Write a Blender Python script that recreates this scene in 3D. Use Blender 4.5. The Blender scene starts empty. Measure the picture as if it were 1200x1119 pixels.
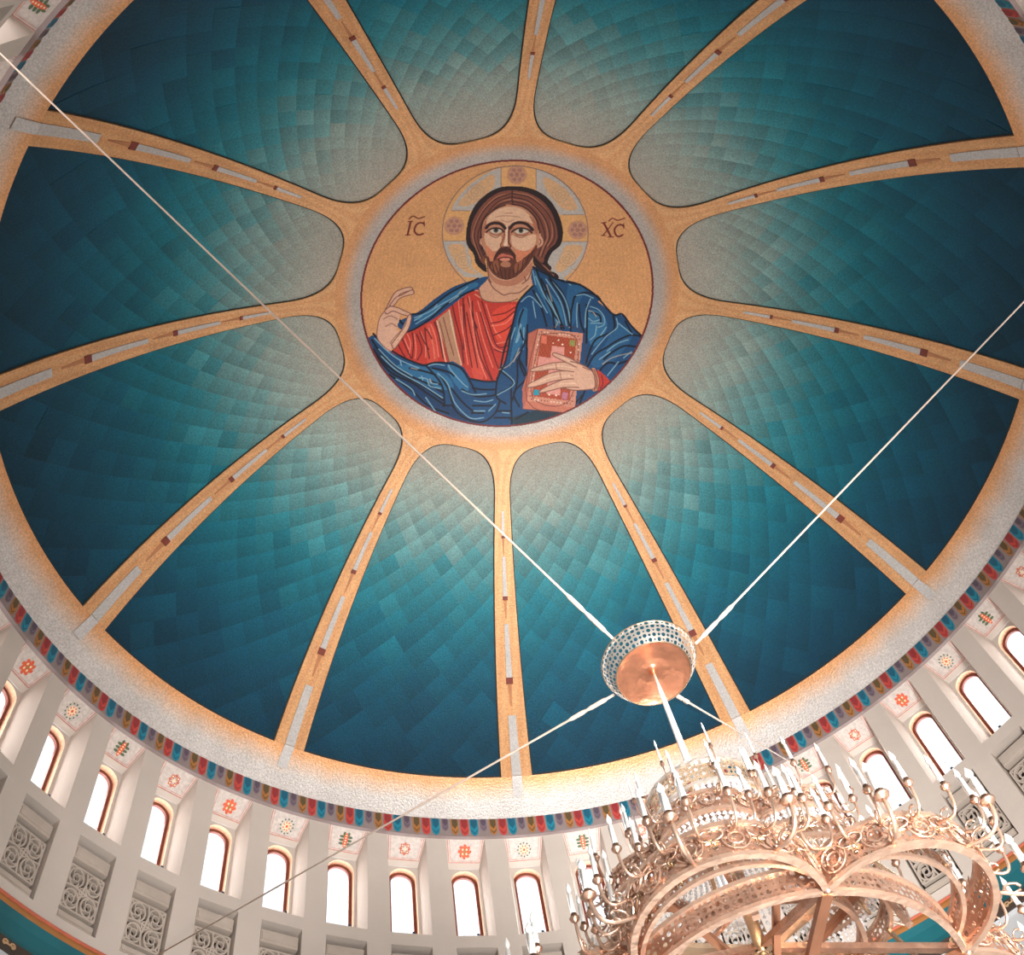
import bpy, math, random
import numpy as np
from mathutils import Matrix, Vector
random.seed(7)
rng = np.random.default_rng(11)
PI = math.pi
SC = 9.0                      # drum radius in metres
ZF = 18.4                     # height of the dome springing above the church floor

# ---------------------------------------------------------------- camera, sky, lights, exposure
scene = bpy.context.scene
COL = scene.collection
cam_d = bpy.data.cameras.new('camera')
cam = bpy.data.objects.new('camera', cam_d)
COL.objects.link(cam)
scene.camera = cam
cam_d.sensor_width = 36
cam_d.lens = 36 * 1318.011 / 1200
cam_d.shift_x = -58.642 / 1200
cam_d.shift_y = -23.228 / 1200
cam_d.clip_end = 500
right = Vector((0.98551682, 0.06167092, -0.15796615))
down = Vector((-0.01100974, -0.90629182, -0.42250907))
fwd = Vector((0.16921995, -0.41812896, 0.89248685))
m = Matrix((right, -down, -fwd)).transposed().to_4x4()
m.translation = Vector((-0.32726 * SC, 0.77043 * SC, ZF - 1.867 * SC))
cam.matrix_world = m

world = bpy.data.worlds.new('sky')
scene.world = world
world.use_nodes = True
bg = world.node_tree.nodes['Background']
bg.inputs['Color'].default_value = (0.93, 0.97, 1.0, 1)
bg.inputs['Strength'].default_value = 1.15

def area(name, loc, target, sx, sy, power, color):
    d = bpy.data.lights.new(name, 'AREA')
    d.shape = 'RECTANGLE'; d.size = sx; d.size_y = sy
    d.energy = power; d.color = color
    o = bpy.data.objects.new(name, d)
    COL.objects.link(o)
    o.location = loc
    o.rotation_euler = (Vector(target) - Vector(loc)).to_track_quat('-Z', 'Y').to_euler()
    return o
WALL_FILL_P, WIN_P = 600, 16
wall_fill = area('wall_fill_light', (2.0, 7.2, ZF - 15.8), (1.0, -9.0, ZF - 0.5), 5, 3, WALL_FILL_P, (1.0, 0.965, 0.93))  # unseen lamp added to brighten the far drum wall
wall_fill.data.spread = 62 * PI / 180
fill = area('dome_fill_light', (-1.0, 0.0, ZF - 17.6), (0, 0, ZF), 12, 10, 420, (1.0, 0.97, 0.94))  # unseen lamp added as soft fill from below the dome
def daylight(loc, target):      # sky light entering by one drum window
    return area('window_daylight', loc, target, 0.42, 1.6, WIN_P, (1.0, 0.955, 0.92))

scene.view_settings.view_transform = 'Standard'
scene.view_settings.look = 'None'
scene.view_settings.exposure = 0.45
scene.view_settings.gamma = 1.0
scene.view_settings.use_curve_mapping = False

# ---------------------------------------------------------------- helpers
def srgb(r, g, b):
    f = lambda c: (c / 255 / 12.92) if c / 255 <= 0.04045 else ((c / 255 + 0.055) / 1.055) ** 2.4
    return (f(r), f(g), f(b), 1.0)

def material(name, color, rough=0.6, metal=0.0, noise=0.12, scale=6.0, bump=0.0, bscale=40.0,
             attr=False, objcol=False, spec=0.5, speck=0.0, speck_scale=30.0, emit=0.0, coat=0.0):
    m = bpy.data.materials.new(name)
    m.use_nodes = True
    nt = m.node_tree; N = nt.nodes; L = nt.links
    b = N['Principled BSDF']
    b.inputs['Roughness'].default_value = rough
    b.inputs['Metallic'].default_value = metal
    b.inputs['Specular IOR Level'].default_value = spec
    b.inputs['Coat Weight'].default_value = coat
    tc = N.new('ShaderNodeTexCoord')
    if attr:
        a = N.new('ShaderNodeAttribute'); a.attribute_name = 'Col'; src = a.outputs['Color']
    elif objcol:
        a = N.new('ShaderNodeObjectInfo'); src = a.outputs['Color']
    else:
        a = N.new('ShaderNodeRGB'); a.outputs[0].default_value = color; src = a.outputs[0]
    def mul(src, sc, lo, hi, detail=3.0):
        n = N.new('ShaderNodeTexNoise'); n.inputs['Scale'].default_value = sc
        n.inputs['Detail'].default_value = detail
        L.new(tc.outputs['Object'], n.inputs['Vector'])
        r = N.new('ShaderNodeMapRange')
        r.inputs['From Min'].default_value = 0.3; r.inputs['From Max'].default_value = 0.7
        r.inputs['To Min'].default_value = lo; r.inputs['To Max'].default_value = hi
        L.new(n.outputs['Fac'], r.inputs['Value'])
        x = N.new('ShaderNodeVectorMath'); x.operation = 'SCALE'
        L.new(src, x.inputs[0]); L.new(r.outputs[0], x.inputs['Scale'])
        return x.outputs[0]
    if noise: src = mul(src, scale, 1 - noise, 1 + noise)
    if speck: src = mul(src, speck_scale, 1 - speck, 1 + speck, 1.0)
    L.new(src, b.inputs['Base Color'])
    if bump:
        n = N.new('ShaderNodeTexNoise'); n.inputs['Scale'].default_value = bscale
        L.new(tc.outputs['Object'], n.inputs['Vector'])
        bp = N.new('ShaderNodeBump'); bp.inputs['Strength'].default_value = bump
        bp.inputs['Distance'].default_value = 0.02
        L.new(n.outputs['Fac'], bp.inputs['Height']); L.new(bp.outputs[0], b.inputs['Normal'])
    if emit:
        b.inputs['Emission Color'].default_value = color; b.inputs['Emission Strength'].default_value = emit
    return m

M = {}
M['gold'] = material('gold_mosaic', None, 0.42, 0.3, 0.08, 1.5, 0.4, 30, attr=True, speck=0.18, speck_scale=32)
M['tile'] = material('blue_mosaic', None, 0.5, 0.0, 0.06, 1.2, 0.4, 34, attr=True, speck=0.20, speck_scale=34, spec=0.28)
M['icon'] = material('pictorial_mosaic', None, 0.5, 0.0, 0.05, 2.0, 0.25, 24, attr=True, speck=0.07, speck_scale=20, spec=0.35)
M['edge'] = material('shade_outline', srgb(32, 34, 34), 0.6, noise=0.1)  # painted shade at the petal edges; also colours the shell behind
M['silver'] = material('silver_mosaic', srgb(192, 188, 185), 0.45, 0.15, 0.05, 2, 0.2, 30, speck=0.14, speck_scale=32)
M['brown'] = material('brown_mosaic', srgb(188, 126, 84), 0.5, 0.1, 0.1, 4, 0.3, 30)
M['red'] = material('oxblood_mosaic', srgb(124, 52, 40), 0.5, 0.0, 0.2, 6, 0.3, 30)
M['stone'] = material('pale_stone', srgb(206, 194, 184), 0.75, 0, 0.05, 0.8, 0.10, 12, spec=0.3)
M['reveal'] = material('warm_lit_reveal', srgb(226, 176, 146), 0.7, 0, 0.05, 1.5, 0.08, 14, spec=0.3)  # pink of the warm window light put into the stone's colour
M['carve'] = material('carved_stone', srgb(190, 176, 164), 0.8, 0, 0.08, 3, 0.1, 20, spec=0.3)
M['shade'] = material('painted_recess_shade', srgb(60, 54, 50), 0.9, 0, 0.1, 3)  # shade of the recess depth put into a dark back colour
M['band'] = material('mauve_band', srgb(148, 132, 130), 0.6, 0, 0.06, 3, 0.15, 25)
M['c_red'] = material('brick_red_paint', srgb(196, 74, 66), 0.55, 0, 0.08, 5)
M['c_red2'] = material('oxblood_paint', srgb(150, 50, 54), 0.55, 0, 0.08, 5)
M['c_teal'] = material('teal_paint', srgb(30, 132, 156), 0.55, 0, 0.08, 5)
M['c_teal2'] = material('deep_teal_paint', srgb(22, 92, 118), 0.55, 0, 0.08, 5)
M['c_mauve'] = material('plum_paint', srgb(92, 78, 92), 0.55, 0, 0.08, 5)
M['c_mauve2'] = material('light_plum_paint', srgb(122, 106, 118), 0.55, 0, 0.08, 5)
M['c_och'] = material('ochre_paint', srgb(176, 116, 62), 0.55, 0, 0.08, 5)
M['c_och2'] = material('olive_brown_paint', srgb(96, 78, 52), 0.55, 0, 0.08, 5)
M['green'] = material('green_paint', srgb(84, 104, 72), 0.6, 0, 0.1, 5)
M['orange'] = material('orange_paint', srgb(222, 96, 58), 0.6, 0, 0.08, 5)
M['cream'] = material('cream_paint', srgb(240, 214, 178), 0.6, 0, 0.05, 5)
M['rust'] = material('rust_line_paint', srgb(200, 108, 84), 0.6, 0, 0.1, 5)
M['panel'] = material('grey_mosaic_ground', srgb(204, 192, 184), 0.5, 0, 0.04, 3, 0.3, 24, speck=0.12, speck_scale=18)
M['tealcove'] = material('teal_cove_paint', srgb(20, 98, 108), 0.5, 0, 0.12, 1.2, 0.1, 14)
M['darkband'] = material('dark_brown_band', srgb(66, 54, 46), 0.6, 0, 0.12, 5)
M['tan'] = material('tan_motif_paint', srgb(196, 158, 118), 0.6, 0, 0.1, 5)
M['low'] = material('grey_blue_plaster', srgb(186, 188, 190), 0.75, 0, 0.05, 0.8, 0.05, 12, spec=0.3)
M['floor'] = material('polished_floor', srgb(190, 176, 160), 0.4, 0, 0.06, 1.0)
M['frame'] = material('brown_window_frame', srgb(112, 54, 40), 0.5, 0, 0.12, 6)
M['lead'] = material('pale_lead', srgb(160, 180, 200), 0.5, 0.2, 0.05, 6)
M['latch'] = material('dark_blue_iron', srgb(58, 82, 110), 0.4, 0.5, 0.05, 6)
M['copper'] = material('rose_gold_metal', srgb(206, 172, 150), 0.34, 0.8, 0.14, 4, 0.5, 14)
M['copper2'] = material('brushed_copper', srgb(190, 152, 130), 0.32, 0.85, 0.2, 5, 0.7, 16)
M['dish'] = material('polished_copper_dish', srgb(222, 152, 118), 0.3, 0.85, 0.22, 5, 0.5, 10)
M['bronze'] = material('dark_copper_beam', srgb(158, 110, 84), 0.34, 0.8, 0.2, 3, 0.1, 12)
M['brass'] = material('pale_brass', srgb(214, 188, 158), 0.25, 0.9, 0.12, 3, 0.1, 10)
M['chrome'] = material('pierced_silver', srgb(216, 206, 196), 0.28, 0.8, 0.12, 6, 0.3, 20)
M['wax'] = material('white_candle', srgb(250, 248, 244), 0.3, 0, 0.02, 6, spec=0.6, coat=0.4)
M['crystal'] = material('clear_crystal', srgb(250, 250, 252), 0.08, 0.1, 0.02, 6, spec=1.0, coat=1.0)
M['rope'] = material('pale_steel_cable', srgb(232, 208, 190), 0.5, 0.1, 0.08, 8)
M['iron'] = material('black_iron', srgb(40, 30, 28), 0.5, 0.4, 0.1, 6)
def glass():
    m = bpy.data.materials.new('window_glass'); m.use_nodes = True
    nt = m.node_tree; N = nt.nodes; L = nt.links
    N.remove(N['Principled BSDF'])
    t = N.new('ShaderNodeBsdfTransparent'); t.inputs['Color'].default_value = (0.97, 0.985, 1.0, 1)
    g = N.new('ShaderNodeBsdfGlossy'); g.inputs['Roughness'].default_value = 0.1
    mx = N.new('ShaderNodeMixShader'); mx.inputs[0].default_value = 0.06
    L.new(t.outputs[0], mx.inputs[1]); L.new(g.outputs[0], mx.inputs[2])
    L.new(mx.outputs[0], N['Material Output'].inputs['Surface'])
    return m
M['glass'] = glass()

class MB:
    """collects faces and links them as one mesh object"""
    def __init__(s): s.v = []; s.f = []; s.mi = []; s.c = []
    def vert(s, p, c=None): s.v.append((p[0], p[1], p[2])); s.c.append(c); return len(s.v) - 1
    def face(s, idx, mi=0): s.f.append(tuple(idx)); s.mi.append(mi)
    def poly(s, pts, mi=0): b = len(s.v); [s.vert(p) for p in pts]; s.face(range(b, b + len(pts)), mi)
    def grid(s, rows, mi=0, close=False, cols=None):
        b = len(s.v); n = len(rows[0])
        for i, r in enumerate(rows):
            for j, p in enumerate(r): s.vert(p, cols[i][j] if cols else None)
        for i in range(len(rows) - 1):
            for j in range(n - (0 if close else 1)):
                k = (j + 1) % n
                s.face((b + i * n + j, b + i * n + k, b + (i + 1) * n + k, b + (i + 1) * n + j), mi)
    def box(s, o, ux, uy, uz, mi=0):
        """box from corner-frame: centre o, half-vectors"""
        o, ux, uy, uz = map(Vector, (o, ux, uy, uz))
        c = [o + a * ux + b * uy + d * uz for a in (-1, 1) for b in (-1, 1) for d in (-1, 1)]
        b0 = len(s.v); [s.vert(q) for q in c]
        for f in ((0, 1, 3, 2), (4, 6, 7, 5), (0, 4, 5, 1), (2, 3, 7, 6), (0, 2, 6, 4), (1, 5, 7, 3)):
            s.face([b0 + k for k in f], mi)
    def tube(s, pts, rad, n=6, mi=0, cap=True):
        pts = [Vector(p) for p in pts]
        rads = rad if isinstance(rad, (list, tuple)) else [rad] * len(pts)
        rows = []; u = None
        for i, p in enumerate(pts):
            t = (pts[min(i + 1, len(pts) - 1)] - pts[max(i - 1, 0)]).normalized()
            if u is None: u = t.orthogonal().normalized()
            else:
                u = (u - t * u.dot(t))
                u = u.normalized() if u.length > 1e-6 else t.orthogonal().normalized()
            w = t.cross(u)
            rows.append([p + rads[i] * (math.cos(2 * PI * k / n) * u + math.sin(2 * PI * k / n) * w) for k in range(n)])
        b = len(s.v)
        s.grid(rows, mi, close=True)
        if cap:
            s.face(range(b + n - 1, b - 1, -1), mi); e = b + (len(rows) - 1) * n; s.face(range(e, e + n), mi)
    def lathe(s, prof, n=24, mi=0, o=(0, 0, 0), a0=0):
        s.grid([[(o[0] + r * math.cos(a0 + 2 * PI * k / n), o[1] + r * math.sin(a0 + 2 * PI * k / n), o[2] + z) for k in range(n)] for r, z in prof], mi, close=True)
    def build(s, name, mats, parent=None, smooth=False):
        me = bpy.data.meshes.new(name)
        me.from_pydata(s.v, [], s.f)
        mats = mats if isinstance(mats, (list, tuple)) else [mats]
        for k in mats: me.materials.append(k)
        if len(mats) > 1: me.polygons.foreach_set('material_index', s.mi)
        if s.c and s.c[0] is not None:
            a = me.color_attributes.new('Col', 'FLOAT_COLOR', 'POINT')
            a.data.foreach_set('color', np.array(s.c, dtype=np.float32).ravel())
        if smooth: me.polygons.foreach_set('use_smooth', [True] * len(me.polygons))
        me.update()
        o = bpy.data.objects.new(name, me); COL.objects.link(o)
        if parent: o.parent = parent
        return o

def empty(name, loc=(0, 0, 0)):
    o = bpy.data.objects.new(name, None); COL.objects.link(o); o.location = loc; return o
def tag(o, label=None, cat=None, group=None, kind=None):
    if label: o['label'] = label
    if cat: o['category'] = cat
    if group: o['group'] = group
    if kind: o['kind'] = kind
    return o
def copy_obj(o, parent, loc=None, rotz=None):
    c = o.copy(); COL.objects.link(c); c.parent = parent
    if loc is not None: c.location = loc
    if rotz is not None: c.rotation_euler = (0, 0, rotz)
    return c

# ---------------------------------------------------------------- plan and profile of the (slightly oval) dome
EX, EY = 0.031494, 0.013239
def P(r, a, z):
    x = r * math.sin(a); y = -r * math.cos(a)
    return ((x * (1 + EX) + y * EY) * SC, (y * (1 - EX) + x * EY) * SC, ZF + z * SC)
DA, DH, DZ = 1.102664, 1.284182, -0.031308
D0 = math.sqrt(1 - 1 / DA ** 2)
def dome(r, a, off=0.0):
    """point of the dome surface at plan radius r, azimuth a, off = distance towards the inside"""
    q = math.sqrt(1 - (r / DA) ** 2)
    z = DH * (q - D0) + DZ
    s = -DH * r / (DA * DA * q)
    n = math.hypot(s, 1)
    return P(r - off * (-s) / n, a, z - off / n)
R_MED, R_TIP, R_OUT = 0.33437, 0.389, 0.95197
W = 2 * PI / 52
A0 = -1.087677 + 0.01 * W
D2 = PI / 180
def petal_half(r):
    if r <= R_TIP: return 0.0
    u = min(1.0, (r - R_TIP) / 0.118)
    return 13.0 * D2 * (1 - (1 - u) ** 2.9) ** (1 / 2.9)

GOLD = srgb(222, 170, 120); GOLD2 = srgb(212, 152, 102); SILV = srgb(200, 193, 188); GREYC = srgb(178, 168, 160)
def mix(a, b, t): t = max(0, min(1, t)); return tuple(a[k] * (1 - t) + b[k] * t for k in range(4))

# ---------------------------------------------------------------- ceiling: dome shell, gold ribs, bands, petals of tiles
ceiling = tag(empty('ceiling', (0, 0, ZF)), 'tall oval dome of gold ribs and blue petals', None, None, 'structure')
INV = Matrix.Translation((0, 0, -ZF))
def child(o, par):
    o.parent = par
    o.matrix_parent_inverse = par.matrix_world.inverted() if par.type != 'EMPTY' else Matrix.Translation(-Vector(par.location))
    return o

sh = MB()     # the shell behind everything
rows = []
for i in range(41):
    r = 0.975 * i / 40
    rows.append([dome(r, 2 * PI * k / 312, -0.012) for k in range(312)])
sh.grid(rows, close=True)
child(sh.build('dome_shell', M['edge'], smooth=True), ceiling)

mb = MB(); rr = [0.334, 0.342, 0.352, 0.362, 0.370, 0.378, R_TIP]
NA = 240
mb.grid([[dome(r, 2 * PI * k / NA, 0.006) for k in range(NA)] for r in rr], close=True,
        cols=[[mix(GREYC, GOLD2, (r - 0.349) / 0.026)] * NA for r in rr])
child(tag(mb.build('inner_collar', M['gold'], smooth=True), 'silver grey collar fading to gold'), ceiling)

mb = MB(); rows = []; cols = []
def band_pt(t, a):
    r = R_OUT + (1 - R_OUT) * t
    zo = DH * (math.sqrt(1 - (R_OUT / DA) ** 2) - D0) + DZ
    zz = zo * (1 - t) * (1 + 0.12 * t)
    return r - 0.006 * (1 - t), zz - 0.003 * (1 - t)
for i in range(13):
    t = i / 12; r, z = band_pt(t, 0)
    rows.append([P(r, 2 * PI * k / 312, z) for k in range(312)])
    cols.append([mix(mix(GOLD2, GOLD, t * 2), SILV, (t - 0.12) / 0.5 + 0.10 * math.sin(k * 1.7) * math.sin(k * 0.61)) for k in range(312)])
mb.grid(rows, close=True, cols=cols)
child(tag(mb.build('outer_band', M['gold'], smooth=True), 'gold rim band fading to silver'), ceiling)

SIL_T, RIB_T = 0.0085, 0.006
def build_rib(k):
    a0 = 30 * k * D2
    rs = [R_TIP + 0.118 * (j / 14) ** 2 for j in range(15)] + [0.507 + (R_OUT - 0.507) * j / 30 for j in range(1, 31)]
    mb = MB(); rows = []; cols = []
    NC = 8
    def col(r, f):
        g = mix(GOLD, GOLD2, 0.5 + 0.5 * math.sin(r * 37 + k * 2.1 + f * 2))
        return g
    for r in rs:
        h = 15 * D2 - petal_half(r)
        rows.append([dome(r, a0 + h * (-1 + 2 * j / NC), RIB_T) for j in range(NC + 1)])
        cols.append([col(r, j) for j in range(NC + 1)])
    mb.grid(rows, cols=cols)
    for s in (-1, 1):   # side walls of the raised rib
        mb.grid([[dome(r, a0 + s * (15 * D2 - petal_half(r)), o) for r in rs] for o in (RIB_T, -0.008)],
                cols=[[GOLD] * len(rs)] * 2)
    rib = child(tag(mb.build('rib', M['gold'], smooth=False)), ceiling)
    # raised silver, oxblood and brown inlays
    def strip(name, mat, r0, r1, w0, w1, off=SIL_T, n=6, da=0.0):
        s = MB(); rw = []
        for j in range(n + 1):
            r = r0 + (r1 - r0) * j / n; w = (w0 + (w1 - w0) * j / n) / r
            rw.append([dome(r, a0 + da - w, RIB_T - .001), dome(r, a0 + da - w, off), dome(r, a0 + da + w, off), dome(r, a0 + da + w, RIB_T - .001)])
        s.grid(rw)
        s.poly([rw[0][q] for q in (3, 2, 1, 0)]); s.poly(rw[-1])
        o = s.build(name, mat); o.parent = rib
        o.matrix_parent_inverse = Matrix.Translation(-Vector(rib.location))
    for rc, ln, w in ((0.5765, 0.052, 0.0042), (0.6936, 0.075, 0.0058), (0.8272, 0.085, 0.0078)):
        strip('silver_inlay', M['silver'], rc - ln, rc, w * .6, w * .85)
        strip('red_inlay', M['red'], rc, rc + w * 1.2, w, w)
        strip('brown_inlay', M['brown'], rc + w * 1.2, rc + 0.04, w * .6, w * .2, off=.0070)
    strip('silver_inlay', M['silver'], 0.880, 0.951, 0.0085, 0.0105, n=8)
for k in range(12): build_rib(k)
# grey run-outs of the ribs across the rim band
for k in range(12):
    s = MB(); rw = []
    for j in range(7):
        t = j / 11; r, z = band_pt(t, 0)
        w = (0.0105 + .001 * t) / r
        rw.append([P(r - .0025, 30 * k * D2 + f * w, z - .0008) for f in (-1, 1)])
    s.grid(rw)
    child(s.build('silver_inlay', M['silver']), ceiling)

# petals
def clip(poly, a, b):
    out = []
    for i in range(len(poly)):
        p, q = poly[i], poly[(i + 1) % len(poly)]
        sp = (b[0] - a[0]) * (p[1] - a[1]) - (b[1] - a[1]) * (p[0] - a[0])
        sq = (b[0] - a[0]) * (q[1] - a[1]) - (b[1] - a[1]) * (q[0] - a[0])
        if sp >= 0: out.append(p)
        if sp * sq < 0:
            t = sp / (sp - sq); out.append((p[0] + t * (q[0] - p[0]), p[1] + t * (q[1] - p[1])))
    return out
# arc-length like radial coordinate so that the lozenges keep their shape
RT = np.linspace(0.3, 1.0, 701); 
ST = np.concatenate([[0], np.cumsum(np.sqrt(1 + (DH * RT[1:] / (DA ** 2 * np.sqrt(1 - (RT[1:] / DA) ** 2))) ** 2) * 0.001 / RT[1:])])
def s_of(r): return float(np.interp(r, RT, ST))
def r_of(s): return float(np.interp(s, ST, RT))
TA = 4.286 * D2; TS = TA * 1.2
STOPS = [(0.389, (174, 164, 150)), (0.46, (162, 163, 152)), (0.53, (138, 157, 150)), (0.60, (98, 143, 144)), (0.67, (50, 126, 136)),
         (0.74, (16, 106, 122)), (0.81, (4, 86, 106)), (0.88, (2, 68, 90)), (0.952, (0, 50, 70))]
def petal_color(r):
    for (r0, c0), (r1, c1) in zip(STOPS, STOPS[1:]):
        if r <= r1:
            t = max(0, (r - r0) / (r1 - r0)); return [c0[k] * (1 - t) + c1[k] * t for k in range(3)]
    return list(STOPS[-1][1])
NAMES = ['bottom right of centre', 'lower right beside the canopy', 'right lower', 'right below the middle', 'right upper', 'upper right', 'top right of the icon', 'top left of the icon', 'upper left', 'left upper', 'left lower', 'lower left', ]
HALF = 0.002
def build_petal(k):
    ac = (15 + 30 * k) * D2
    root = child(empty('petal_panel', (0, 0, ZF)), ceiling); root.location = (0, 0, ZF)
    root.matrix_parent_inverse = Matrix.Translation((0, 0, -ZF)); 
    # outline in the (s*, azimuth) chart, convex
    rs = [R_TIP + (0.118) * (j / 12) ** 2 for j in range(13)] + [0.7, R_OUT + .003]
    sd = [(s_of(r), petal_half(r) + 0.0008) for r in rs]
    outline = [(s, -h) for s, h in sd][::-1] + sd[1:]
    outline = [(p[0], p[1]) for p in outline]
    ar = sum(outline[i][0] * outline[(i + 1) % len(outline)][1] - outline[(i + 1) % len(outline)][0] * outline[i][1] for i in range(len(outline)))
    if ar < 0: outline = outline[::-1]
    s0 = s_of(R_TIP); s1 = s_of(R_OUT)
    ni = int((s1 - s0) / TS) + 3
    for i in range(-1, 2 * ni):
        for j in range(-5, 6):
            cs = s0 + i * TS / 2; ca = (j + (0.5 if i % 2 else 0)) * TA
            poly = [(cs - TS / 2, ca), (cs, ca + TA / 2), (cs + TS / 2, ca), (cs, ca - TA / 2)]
            ar = (poly[1][0] - poly[0][0]) * (poly[2][1] - poly[0][1]) - (poly[1][1] - poly[0][1]) * (poly[2][0] - poly[0][0])
            if ar < 0: poly = poly[::-1]
            n = len(outline)
            for e in range(n):
                poly = clip(poly, outline[e], outline[(e + 1) % n])
                if len(poly) < 3: break
            if len(poly) < 3: continue
            area_ = abs(sum(poly[q][0] * poly[(q + 1) % len(poly)][1] - poly[(q + 1) % len(poly)][0] * poly[q][1] for q in range(len(poly)))) / 2
            if area_ < TA * TS * 0.0008: continue
            # refine edges so the tile follows the curve
            pts = []
            for q in range(len(poly)):
                p0, p1 = poly[q], poly[(q + 1) % len(poly)]
                d = math.hypot(p1[0] - p0[0], p1[1] - p0[1]); pts.append(p0)
                if d > TA * .4: pts.append(((p0[0] + p1[0]) / 2, (p0[1] + p1[1]) / 2))
            cx = sum(p[0] for p in pts) / len(pts); cy = sum(p[1] for p in pts) / len(pts)
            lift = random.uniform(0, 0.0008)
            r = r_of(cs); v = random.gauss(0, 1)
            fade = min(1, max(0.12, (r - 0.42) / 0.15))
            cl = petal_color(max(R_TIP, r + random.gauss(0, 0.012) * fade)); b = 1 + v * 0.028 * fade
            def tone(p):      # each lozenge is shaded a little in its own tesserae, paler at its inner left edges
                e = ((p[0] - cs) / TS * .28 + (p[1] - ca) / TA * .09) * fade
                return srgb(*[max(0, min(255, x * (b - e))) for x in cl])
            mb = MB()
            top = [mb.vert(dome(r_of(p[0]), ac + p[1], lift), tone(p)) for p in pts]
            low = [mb.vert(dome(r_of(p[0]), ac + p[1], -0.003), tone(p)) for p in pts]
            c = mb.vert(dome(r_of(cx), ac + cy, lift), tone((cx, cy)))
            for q in range(len(pts)):
                z = (q + 1) % len(pts)
                mb.face((c, top[q], top[z])); mb.face((top[q], low[q], low[z], top[z]))
            o = mb.build('tile', M['tile'])
            o.parent = root; o.matrix_parent_inverse = Matrix.Translation((0, 0, -ZF))
    # narrow dark strip painting the shade of the raised gold edge
    rs = [R_TIP + 0.118 * (j / 20) ** 2 for j in range(21)] + [0.507 + (R_OUT - 0.507) * j / 24 for j in range(1, 25)]
    mb = MB()
    for s in (-1, 1):
        mb.grid([[dome(r + o2, ac + s * (petal_half(r) - o / r), 0.0016) for r in rs] for o, o2 in ((0, -.0004), (0.0026, 0.0012))])
    mb.grid([[dome(r, ac + (-13 + 26 * j / 16) * D2, 0.0016) for j in range(17)] for r in (R_OUT - 0.0028, R_OUT + .0005)])
    o = mb.build('shade_outline', M['edge']); o.parent = root; o.matrix_parent_inverse = Matrix.Translation((0, 0, -ZF))
for k in range(12): build_petal(k)

# ---------------------------------------------------------------- cornice with painted leaves
trim = tag(empty('trim_1', (0, 0, ZF)), 'mauve cornice band of red, teal, plum and ochre leaves under the gold rim', None, None, 'structure')
mb = MB(); prof = [(1.0, 0.0), (0.9975, -0.0012), (0.9955, -0.003), (0.9955, -0.0545), (0.9935, -0.0550), (0.9935, -0.0572), (1.0005, -0.0585)]
mb.grid([[P(r, 2 * PI * k / 312, z) for k in range(312)] for r, z in prof], close=True)
child(mb.build('band', M['band']), trim)
PITCH = 2 * PI / 312
TEAL0 = -10.294 * D2
LEAF = [('c_teal', 'c_teal2', .050, .43, .50), ('c_mauve2', 'c_mauve', .036, .34, .42), ('c_och', 'c_och2', .048, .40, .48), ('c_red', 'c_red2', .051, .43, .50)]
for n in range(-130, 182):
    a = TEAL0 + n * PITCH
    deg = a / D2
    if not (-80 < deg < 98 or -146 < deg < -116 or 128 < deg < 146): continue
    c1, c2, h, w, _ = LEAF[n % 4]
    mb = MB(); w *= PITCH; rr_ = 0.9948
    zt = -0.0045
    def q(f, z, r=rr_): return P(r, a + f * w, z)
    # outer leaf: shoulders and pointed foot; darker upper heart; chevron line
    mb.poly([q(-1, zt), q(-1, zt - h * .62), q(-.8, zt - h * .85), q(0, zt - h), q(.8, zt - h * .85), q(1, zt - h * .62), q(1, zt)], 0)
    mb.poly([q(-.72, zt, rr_ - .0006), q(-.72, zt - h * .38, rr_ - .0006), q(0, zt - h * .6, rr_ - .0006), q(.72, zt - h * .38, rr_ - .0006), q(.72, zt, rr_ - .0006)], 1)
    mb.poly([q(-.75, zt - h * .62, rr_ - .0006), q(0, zt - h * .82, rr_ - .0006), q(.75, zt - h * .62, rr_ - .0006), q(.75, zt - h * .68, rr_ - .0006), q(0, zt - h * .90, rr_ - .0006), q(-.75, zt - h * .68, rr_ - .0006)], 1)
    mb.poly([q(-1, zt, .9958), q(-1, zt, rr_), q(1, zt, rr_), q(1, zt, .9958)], 0)
    child(mb.build('painted_leaf', [M[c1], M[c2]]), trim)

# ---------------------------------------------------------------- drum wall with niches and panel recesses
wall = tag(empty('wall_drum', (0, 0, ZF)), 'pale stone drum wall of pilasters, deep window niches and carved panels', None, None, 'structure')
ZT, ZB = -0.052, -0.545
NZ0, NZ1 = -0.057, -0.312         # niche mouth
PZ0, PZ1 = -0.340, -0.510         # panel recess
RB = 1.040                        # niche back
BZ = -0.104
HM, HB, HP = 0.33, 0.25, 0.315
OW = 0.215                        # half width of the arched opening (in bays)
ow = OW * W * RB
OZ = -0.1085; SPR = OZ - ow       # arch apex, spring line
def arch_pts(n=10, half=OW, apex=OZ, bottom=NZ1):
    pts = [(-half, bottom)]
    hw = half * W * RB; spr = apex - hw
    for j in range(n + 1):
        t = PI - PI * j / n
        pts.append((half * math.cos(t), spr + hw * math.sin(t)))
    pts.append((half, bottom)); return pts
face = MB(); nich = MB()
def cw(f, r, z, c): return P(r, c + f * W, z)
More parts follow.
